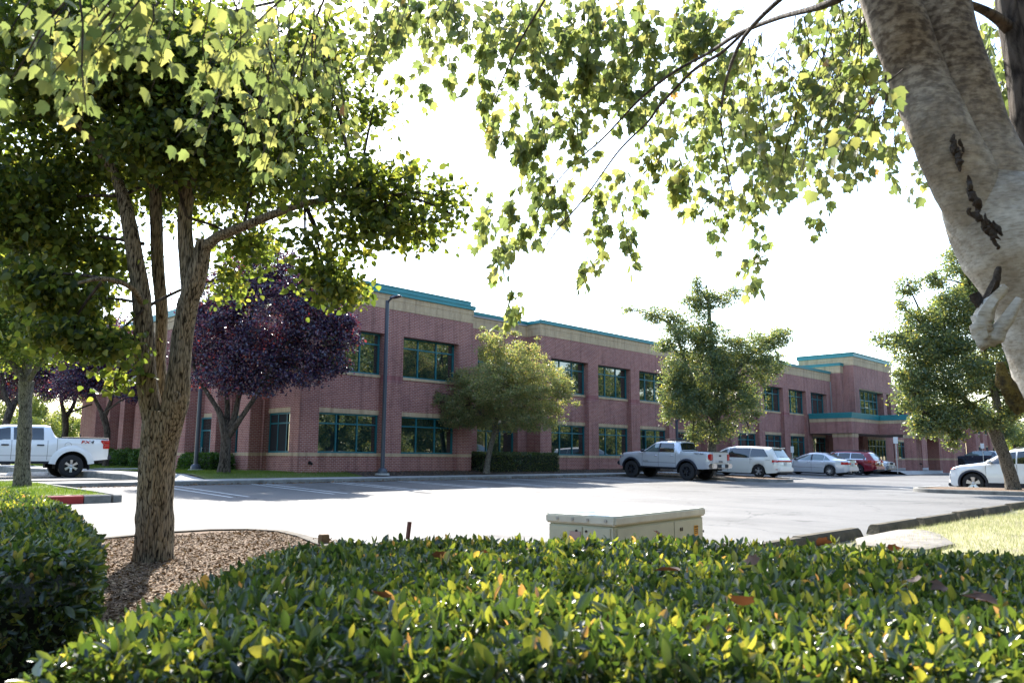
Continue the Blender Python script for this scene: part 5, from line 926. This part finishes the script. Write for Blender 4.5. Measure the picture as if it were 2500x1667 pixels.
def ribbon(b,L,r,seed=0): P,rr=spline(a2(L,3.5),[q*s for q in r],7); b.tube(P,rr,8,rough=.8,seed=seed,fr=8)
b=MB(); ribbon(b,[(2455,700,-.30),(2425,735,-.29),(2395,790,-.285),(2408,830,-.29),(2445,800,-.31),(2490,730,-.31)],[8,17,21,20,15,8]); b.build('healed_knot',BARKM,TF,smooth=70)
def fissure(L,r,seed,k=9,spread=14):
    g=np.random.default_rng(seed); P,rr=spline([np.array(q,float) for q in L],r,6)
    for q in range(k):
        i0=int(g.integers(0,len(P)-5)); n=int(g.integers(4,8)); pts=[]; off=g.normal(size=2)*spread*.4
        for p in P[i0:i0+n]: pts.append((p[0]+off[0]+g.normal()*3,p[1]+off[1]+g.normal()*3,p[2]+.012*abs(g.normal())))
        if len(pts)>2: rads=[rr[i0]*math.sin(math.pi*(t+.5)/len(pts))*g.uniform(.5,1) for t in range(len(pts))]; PP,R2=spline(a2(pts,3.5),[max(1,q)*s for q in rads],3); b.tube(PP,R2,7,rough=.9,seed=q,fr=14)
b=MB(); fissure([(2308,250,-.135),(2335,330,-.17),(2350,400,-.20),(2372,470,-.235),(2405,540,-.255),(2440,600,-.27)],[5,8,11,11,8,4],3,16,20); b.build('bark_fissure',DKB,TF,smooth=70)
b=MB(); ribbon(b,[(2378,715,-.26),(2400,745,-.275),(2430,690,-.30),(2440,650,-.31)],[10,15,10,4],5); b.build('bark_fissure',DKB,TF,smooth=70)
b=MB(); ribbon(b,[(2440,885,-.25),(2455,940,-.25),(2475,985,-.25),(2490,1010,-.26)],[8,17,15,8],6); b.build('dried_moss',mat('dried_moss',(.16,.11,.025),.95,nvar=.7,nscale=30,bump=1,bscale=80,col2=(.03,.02,.01)),TF,smooth=70)
b=MB()
def thin(L,r,dd=0): limb(b,a2(L),[q*s for q in r],8,.2)
thin([(2560,640,.4),(2530,420,.5),(2500,220,.6),(2470,40,.7),(2440,-150,.8)],[70,52,45,42,34])
thin([(2480,90,.7),(2440,50,.6),(2390,20,.5),(2330,0,.4)],[20,16,12,8]); b.build('rear_stem',BARKD,TF,smooth=60)
b=MB(); BR1=[(2190,-80,.2),(2020,10,.8),(1900,45,1.5),(1800,85,2.2),(1730,130,2.8),(1640,180,3.3),(1560,245,3.8),(1470,340,4.3),(1380,420,4.7),(1310,520,5.0)]
BR2=[(1815,80,2.1),(1760,130,2.4),(1690,175,2.7),(1610,260,3.1),(1580,300,3.3),(1510,370,3.7),(1430,480,4.2),(1340,590,4.7),(1285,700,5.0)]
BR3=[(2150,-200,.3),(1800,-180,1.0),(1400,-120,1.8),(1100,-60,2.4),(800,-20,2.6),(560,30,1.5)]; BR4=[(1400,-120,1.8),(1330,0,2.8),(1260,120,3.8),(1200,260,4.8)]; BR5=[(2100,-150,.2),(1950,-40,.6),(1800,120,1.6),(1760,300,3.2),(1790,480,3.8)]
BR6=[(2100,-250,-.1),(1500,-330,-.3),(900,-300,-.6),(500,-160,-1.0),(300,-40,-1.15)]; BR7=[(800,-20,2.6),(740,120,2.8),(690,260,2.8),(640,380,2.6)]
for L,r in ((BR1,[14,11,8,8,7,6,5.5,4.5,3.5,2.5]),(BR2,[7,6.5,6.5,6,5.5,4.5,4,3,2]),(BR3,[18,16,13,9,6,4]),(BR4,[7,5,4,3]),(BR5,[12,9,6,4,2.5]),(BR6,[22,20,16,12,8]),(BR7,[5,4.5,4,3])): 
    P,rr=spline(a2(L),[q*s for q in r],6); rr=[q*(1+.0) for q in rr]; b.tube(P,rr,8,rough=.3,fr=10)
# hanging twigs that carry the leaves
REG=[(1000,60,120,60,6,1),(960,180,45,60,6,.5),(1200,80,120,80,6,1),(1150,215,50,95,6,.9),(1330,190,130,130,5.6,1),(1260,390,85,110,6,1),(1175,500,85,55,6.3,.9),(1125,580,60,36,6.3,.9),(1188,690,20,55,6.2,1),(1400,470,60,85,6,.9),(1362,590,26,60,6,.9),(1440,560,30,30,6,.5),
 (1560,140,160,110,5.3,1),(1600,370,100,100,6,.75),(1715,455,75,95,6,.8),(1700,590,48,36,6,.9),(1745,620,22,30,6,.8),(1800,230,140,120,4.8,1),(1850,400,48,70,5.4,.8),(1790,320,80,60,5,.8),(1990,150,110,100,4.2,.9),(1970,300,85,85,4.4,.9),(2065,350,35,50,5.4,.9),(2290,230,50,170,5,.7),(1480,400,40,60,6,.5),(1500,300,70,70,5.8,.6),(1870,480,25,20,5.4,.7),(1640,520,30,30,6,.5),(2120,380,20,30,5.4,.5),
 (330,40,300,75,2.75,.85),(150,95,90,70,2.6,.9),(210,160,50,40,2.5,.9),(80,60,60,60,2.6,.8),(560,100,120,70,3.0,.6),(610,230,75,60,3.6,.9),(560,270,40,30,3.6,.8),(470,230,30,30,3.4,.8),(720,200,80,90,4.6,.7),(700,60,140,60,4.2,.7),(830,110,100,70,5.2,.7),(1870,350,50,20,3.2,.8),(2010,230,45,30,3.0,.6),
 (1080,130,60,60,6,.6),(900,40,120,50,5.6,.8),(1280,280,90,60,5.8,.6),(1420,120,90,100,5.8,.8),(1560,260,120,50,5.6,.5),(1700,300,90,60,5.4,.5)]
REG=[(a_,b_,c_,d_,(e_*1.42 if (e_>=5 and a_>930) else e_),f_) for a_,b_,c_,d_,e_,f_ in REG]+[(1905,70,90,80,5.0,.9),(1990,40,90,60,4.6,.9),(1940,230,70,60,5.6,.8),(2075,170,40,90,5.6,.7),(2310,120,60,110,6,.8),(2330,330,30,60,6,.6),(1100,30,200,40,8,.8),(1400,40,300,45,7.6,.8)]
g=np.random.default_rng(77); LZ=[]; LP=[];LD=[];LN=[];tw=MB()
for cx,cy,rx,ry,dd,cov in REG:
    lsz=min(.102,max(.050,.0118*dd)); lp=lsz*F/dd/K; area=math.pi*rx*ry; nl=area/(lp*lp*.40)*cov*1.6; nt_=max(2,int(nl/11))
    for _ in range(nt_):
        a=g.random()*6.283; q=math.sqrt(g.random()); px=(cx+rx*q*math.cos(a))*K; py=(cy+ry*q*math.sin(a))*K; D_=dd+float(np.clip(g.normal(),-.7,1.5))*.35
        p=at(px,py,D_)-base; L=g.uniform(.25,.6)*min(1,dd/4.5+.1); dr=np.array([0,0,-1.])+g.normal(size=3)*.35-RT*.25; dr/=np.linalg.norm(dr); p=p-dr*L*.5; pts=[p+dr*L*t+np.array([0,0,-.12*L*t*t])+g.normal(size=3)*.008 for t in (0,.33,.66,1.)]
        tw.tube(pts,[.004,.003,.0022,.0014],4,cap=False)
        for i in range(int(g.integers(8,14))):
            t=g.random()**.8; k=min(2,int(t*3)); q0=pts[k]+(pts[k+1]-pts[k])*(t*3-k); o=g.normal(size=3); o/=np.linalg.norm(o); st=q0+o*.04+np.array([0,0,-.015]); LP.append(st); LZ.append(lsz); LD.append(o*.7+dr*.9); LN.append(g.normal(size=3)+np.array([0,0,.3]))
LP=np.array(LP);LD=np.array(LD);LN=np.array(LN)
leaves('crown',LP,np.array(LZ),MAPLEL,TF,'lobed',D=LD,N=LN,droop=.5,var=.22)
b.v+=[];k0=len(b.v); b.v+=tw.v; b.f+=[tuple(k0+i for i in f) for f in tw.f]; b.m+=tw.m; b.build('branches',BARKD,TF,smooth=60)
# --- clipped hedges
def hedge(name,lab,poly,zt_,zb,n,size,core,seed,leafm,rnd=.10,sides=True,topw=1.,shape='oval',shoots=0,core_in=.13):
    poly=[np.array(p,float) for p in poly]; o=np.mean(poly,axis=0); base=np.array([o[0],o[1],zb]); T=thing(name,lab,'hedge',base); g=np.random.default_rng(seed)
    b=MB(); m=len(poly); ins=core_in
    inn=[(p-o)*(1-ins/np.linalg.norm(p-o)) for p in poly]; h=zt_-zb
    b.add([(p[0],p[1],-.05) for p in inn]+[(p[0],p[1],h-ins*.9) for p in inn],[tuple(range(m,2*m))]+[(i,(i+1)%m,m+(i+1)%m,m+i) for i in range(m)]); b.build('dark_core',core,T)  # dark solid added inside the leaves so nothing shows through
    mn_=np.min(poly,axis=0);mx=np.max(poly,axis=0)
    def inside(P):
        c=np.ones(len(P),bool); x,y=P[:,0],P[:,1]; r=np.zeros(len(P),bool); j=m-1
        for i in range(m):
            xi,yi=poly[i];xj,yj=poly[j]; r^=((yi>y)!=(yj>y))&(x<(xj-xi)*(y-yi)/(yj-yi+1e-12)+xi); j=i
        return r
    def dist(P):
        dmin=np.full(len(P),9.)
        for i in range(m):
            a=poly[i];c=poly[(i+1)%m];ab=c-a; t=np.clip(((P-a)@ab)/(ab@ab),0,1); dmin=np.minimum(dmin,np.linalg.norm(P-(a+t[:,None]*ab),axis=1))
        return dmin
    # weights: top vs sides by area
    per=[np.linalg.norm(poly[(i+1)%m]-poly[i]) for i in range(m)]; A_=0.5*abs(sum(poly[i][0]*poly[(i+1)%m][1]-poly[(i+1)%m][0]*poly[i][1] for i in range(m))); ts=A_*topw; ss=sum(per)*h; nt_=int(n*ts/(ts+ss))
    P=g.uniform(mn_,mx,size=(nt_*3,2)); P=P[inside(P)][:nt_]; dd=dist(P); z=zt_-zb-rnd*(1-np.clip(dd/rnd,0,1))**2*1.0; z+=.035*np.array([mnoise.noise(Vector((p[0]*2.2,p[1]*2.2,seed))) for p in P])+.018*np.array([mnoise.noise(Vector((p[0]*7,p[1]*7,seed))) for p in P]); dep=g.random(len(P))**1.6*.10; z-=dep
    Q=np.column_stack([P-o,z]); N=np.tile([0,0,1.],(len(Q),1))
    for i in range(m):
        k=int(n*(1-ts/(ts+ss))*per[i]/sum(per)); a=poly[i];c=poly[(i+1)%m]; e=(c-a)/per[i]; nn=np.array([e[1],-e[0]]); 
        if (a+c)/2@nn<o@nn: nn=-nn
        t=g.random(k); hh=g.random(k)*h; dp=g.random(k)**1.5*.10+rnd*.8*(np.clip((hh-(h-rnd))/rnd,0,1))**2; pt=a+np.outer(t*per[i],e)-np.outer(dp,nn); pt=pt+np.outer(.03*np.array([mnoise.noise(Vector((q[0]*3,q[1]*3,w_*3))) for q,w_ in zip(pt,hh)]),nn)
        Q=np.vstack([Q,np.column_stack([pt-o,hh])]); N=np.vstack([N,np.tile([nn[0],nn[1],.35],(k,1))])
    D=N*.75+g.normal(size=Q.shape)*.75; NN=g.normal(size=Q.shape)+N*.9; lv=g.random(len(Q))**1.15
    leaves('foliage',Q,size,leafm,T,shape,D=D,N=NN,lv=lv,var=.42)
    if shoots:
        k=g.integers(0,nt_,shoots); S=[];SD=[]
        for q in Q[k]:
            for _ in range(5): S.append(q+g.normal(size=3)*.004+np.array([0,0,.03+.02*g.random()])); SD.append(np.array([0,0,1.])+g.normal(size=3)*.45)
        S=np.array(S); kind(leaves('young_shoots',S,size*1.25,leafm,T,shape,D=np.array(SD),N=g.normal(size=S.shape),lv=g.uniform(.86,.93,len(S)),var=.2),'stuff')
    return T
def uv2(u,v): return (u*RT[0]+v*math.cos(HEAD),u*RT[1]+v*math.sin(HEAD))
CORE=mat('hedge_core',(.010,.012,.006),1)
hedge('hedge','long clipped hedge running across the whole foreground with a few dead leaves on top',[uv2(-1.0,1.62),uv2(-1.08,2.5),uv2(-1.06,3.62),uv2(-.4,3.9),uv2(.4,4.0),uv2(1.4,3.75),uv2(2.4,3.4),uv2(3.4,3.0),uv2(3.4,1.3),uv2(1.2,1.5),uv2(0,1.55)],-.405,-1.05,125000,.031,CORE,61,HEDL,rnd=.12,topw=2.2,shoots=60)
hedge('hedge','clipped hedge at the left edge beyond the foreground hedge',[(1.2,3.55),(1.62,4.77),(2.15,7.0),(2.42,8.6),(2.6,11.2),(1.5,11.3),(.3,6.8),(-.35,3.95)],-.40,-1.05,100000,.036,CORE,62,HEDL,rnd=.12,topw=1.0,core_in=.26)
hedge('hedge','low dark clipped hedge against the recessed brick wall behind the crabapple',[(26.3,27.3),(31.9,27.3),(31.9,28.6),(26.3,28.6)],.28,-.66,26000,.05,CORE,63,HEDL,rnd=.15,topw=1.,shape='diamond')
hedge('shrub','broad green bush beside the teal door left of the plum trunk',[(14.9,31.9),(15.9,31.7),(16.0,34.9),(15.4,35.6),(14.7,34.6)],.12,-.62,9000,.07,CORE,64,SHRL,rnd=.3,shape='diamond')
# row of small clipped shrubs along the left wing
sh=None
for i in range(8):
    y=40.0+i*1.55
    if sh is None:
        g=np.random.default_rng(70); n=3600; u=g.normal(size=(n,3)); u/=np.linalg.norm(u,axis=1,keepdims=True); P=u*np.array([.62,.72,.5])*(.8+.2*g.random(n))[:,None]+np.array([0,0,.42]); P=P[P[:,2]>.0]
        sh=thing('shrub','rounded green shrub in the row along the left wing','shrub',(15.2,y,-.55),0,'rounded shrubs along the left wing'); leaves('foliage',P,.085,SHRL,sh,'diamond',D=u[:len(P)]+g.normal(size=P.shape)*.5)
        b=MB(); b.lathe([(0,0),(.4,.1),(.5,.4),(.35,.75),(0,.82)],n=12); b.build('dark_core',CORE,sh)  # dark filler solid added inside the shrub
    else: copytree(sh,(15.2+.05*math.sin(i*4),y,-.55),i*1.3,1+.08*math.sin(i*3),'rounded green shrub in the row along the left wing')
# --- trees far off, and the row across the street that the windows mirror
FT=None
def fartree(lab,loc,h,seed,mat_=PALEL,n=9000,leaf=.35,cat='tree',src=None,group=None):
    T=thing('tree',lab,cat,loc,0,group); b=MB(); limb(b,[(0,0,0),(0.1,0,h*.25),(0,.1,h*.7)],[.03*h,.022*h,.008*h],10,.2); b.build('trunk',BARKD,T,smooth=60); g=np.random.default_rng(seed); P=[]
    for _ in range(26):
        c=g.normal(size=3)*np.array([.17,.17,.19])*h+np.array([0,0,.54*h]); r=g.uniform(.07,.15)*h; u=g.normal(size=(n//26,3)); u/=np.linalg.norm(u,axis=1,keepdims=True); P.append(c+u*r*(g.random(n//26)**.35)[:,None])
    P=np.concatenate(P); P=P[P[:,2]>.09*h]; leaves('crown',P,leaf,mat_,T,'diamond'); return T
q=A(215,1050,150); F1=fartree('pale hazy tree far beyond the plum trees at the left',(q[0],q[1],-1),13,81)
for px,dd,sc,lb in ((150,170,1.0,'pale tree far off seen over the pickup bed, left of the others'),(95,160,1.2,'pale far tree behind the pickup cab'),(20,180,1.2,'pale far tree at the left edge'),(2345,140,.85,'pale distant tree at the right edge beside the pale trunk'),(2300,150,.7,'distant tree right of the far wing'),(-120,170,1.3,'pale tree beyond the left edge')):
    q=A(px,1050,dd); copytree(F1,(q[0],q[1],-1),px*.1,sc,lb)
q=A(2270,1010,112); F2=fartree('dark green distant tree at the end of the far wing',(q[0],q[1],-.9),9,82,MIDL,12000,.22)
q=A(2330,1010,118); copytree(F2,(q[0],q[1],-.9),2,1.0,'dark green distant tree just left of the pale trunk')
q=None
F3=fartree('tall dense green tree in the row across the street, mirrored in the windows',(12,-16,-1.1),18,84,MIDL,42000,.30,group='trees across the street')
q=0
for x in [20.5,29,37.5,46,54.5,63,71.5,80,89,98,107,117,127,138,150,163,177,192,208,225,243,262,3,-6,-15,-24]:
    q+=1; copytree(F3,(x,-17+2.5*math.sin(x),-1.1),x*.7,(1.05+.15*math.sin(x*3))*(1.3 if x>125 else 1),'tall dense green tree in the row across the street, mirrored in the windows','trees across the street')
F4=fartree('rounded evergreen bush at the foot of the trees across the street',(8,-12,-1.1),6.5,85,MIDL,12000,.22,'bush',group='bushes across the street')
for i in range(22): copytree(F4,(14+5.6*i,-12-1.2*math.sin(i*2.),-1.5),i*1.1,1+.12*math.sin(i*1.7),'rounded evergreen bush at the foot of the trees across the street','bushes across the street')
for i,(x,y) in enumerate(((-26,4),(-30,18),(-34,34),(-30,50))): copytree(F3,(x,y,-1.1),x+y,.9,'tall green tree beyond the left lot, %s from the street'%['first','second','third','fourth'][i],'trees across the street')
# --- fallen leaves lying on the front hedge
def onz(px,py,z): r=FW*F+RT*(px*K-CX)+UP*(CY-py*K); return r*(z/r[2])
fl0=None
for i,(px,py,lb) in enumerate(((1525,1236,'brown dead leaf on the hedge in front of the cabinet'),(1875,1248,'large orange dead leaf at the hedge edge before the concrete pad'),(990,1278,'small red dead leaf on the hedge left of the cabinet'),(1095,1270,'orange dead leaf on the hedge near the stake'),(1735,1296,'orange brown dead leaf on the hedge right of the cabinet'),(1705,1390,'brown curled dead leaf mid hedge'),(2105,1335,'rusty dead leaf on the right of the hedge'),(2170,1345,'second rusty dead leaf beside it on the right of the hedge'),(2290,1385,'pale brown dead leaf near the right edge'),(880,1372,'tan dead leaf on the shaded left part of the hedge'),(1560,1310,'dull red dead leaf behind the hedge middle'),(2040,1260,'brown dead leaf at the hedge edge below the lawn'))):
    p=onz(px,py,-.375)
    if fl0 is None:
        g=np.random.default_rng(90); me=leaves('fallen_leaf',np.zeros((1,3)),.11,ORL,None,'lobed',D=np.array([[1,.2,.25]]),N=np.array([[0,.3,1.]]),var=0); fl0=me; o=me
    else: o=fl0.copy(); C.objects.link(o)
    o.location=p; o.rotation_euler=(random.uniform(-.5,.5),random.uniform(-.5,.5),random.uniform(0,6)); sc=random.uniform(.45,.8)*(1.35 if i in(0,1) else 1); o.scale=(sc,sc,sc); tag(o,lb,'dead leaf','dead leaves lying on the front hedge')
# --- grass blades, mulch chips, litter
g=np.random.default_rng(99)
def blades(name,x0,x1,y0,y1,zf,n,size,m,cond=None):
    P=np.column_stack([g.uniform(x0,x1,n),g.uniform(y0,y1,n)]); 
    if cond: P=P[[cond(*p) for p in P]]
    z=np.array([zf(*p) for p in P])-.005; Q=np.column_stack([P,z]); D=g.normal(size=Q.shape)*.35+np.array([0,0,1.]); o=leaves(name,Q,size,m,None,'blade',D=D,var=.35); return kind(o,'stuff')
GB=leafmat('lawn_blade',[(0,(.15,.18,.07)),(.5,(.27,.28,.15)),(1,(.42,.39,.26))],.45,.6,(1.5,1.5,1.2)); GG=leafmat('green_blade',[(0,(.04,.09,.012)),(1,(.13,.18,.03))],.45,.6)
tag(blades('grass',9.3,23,-3,4.12,lz,110000,.06,GB,lambda x,y:y<4.05+.1*math.sin(x*9)),'short dry yellow green grass on the lawn at the right','grass')
tag(blades('grass',-4,6.7,16.95,26.8,gz,70000,.07,GG,lambda x,y:x<5.8+.75*(y-16.95)/7.6 if y<24.5 else x<6.8),'green grass on the peninsula round the small left tree','grass')
tag(blades('grass',12.4,18.8,26.65,34,zt,60000,.07,GG,lambda x,y:(x<16.5 or y<27.8) and not(12.3<x<16 and 36<y<38)),'green grass at the foot of the brick corner','grass')
tag(blades('grass',12.4,16.4,38.2,54,zt,20000,.08,GG),'grass strip in front of the left wing shrubs','grass')
def chips(name,lab,x0,x1,y0,y1,zf,n,size,stops,cond=None,tr=.05):
    P=np.column_stack([g.uniform(x0,x1,n),g.uniform(y0,y1,n)])
    if cond: P=P[[cond(*p) for p in P]]
    Q=np.column_stack([P,np.array([zf(*p) for p in P])+.006*g.random(len(P))]); D=g.normal(size=Q.shape)*np.array([1,1,.25]); N=np.array([0,0,1.])+g.normal(size=Q.shape)*.4
    o=leaves(name,Q,size,leafmat(name+'_surface',stops,tr,.8,(1.2,1,.6)),None,'oval',D=D,N=N,var=.5); kind(o,'stuff'); return tag(o,lab,'ground cover')
chips('mulch_chips','shredded brown bark mulch under the big left tree',1.2,5.4,4.5,10.1,lambda x,y:-.98,42000,.028,[(0,(.06,.035,.018)),(.6,(.18,.115,.06)),(1,(.36,.26,.16))],lambda x,y:y<10.0 or x<4.4)
chips('leaf_litter','dry leaf litter gathered along the shaded kerb',6.9,34,24.2,24.58,lambda x,y:zl(x,y)+.01,2600,.05,[(0,(.06,.03,.015)),(1,(.26,.15,.07))])
chips('island_litter','dry leaves and bark on the narrow island',35.45,37.15,17.4,24.4,lambda x,y:zl(x,y)+.15,4000,.045,[(0,(.08,.05,.025)),(1,(.35,.22,.12))],lambda x,y:y>17.7)
chips('planter_litter','bark chips and litter in the planter along the wall',18.9,44,26.65,28.1,lambda x,y:zt(x,y)+.012,9000,.05,[(0,(.05,.03,.02)),(1,(.24,.17,.12))])
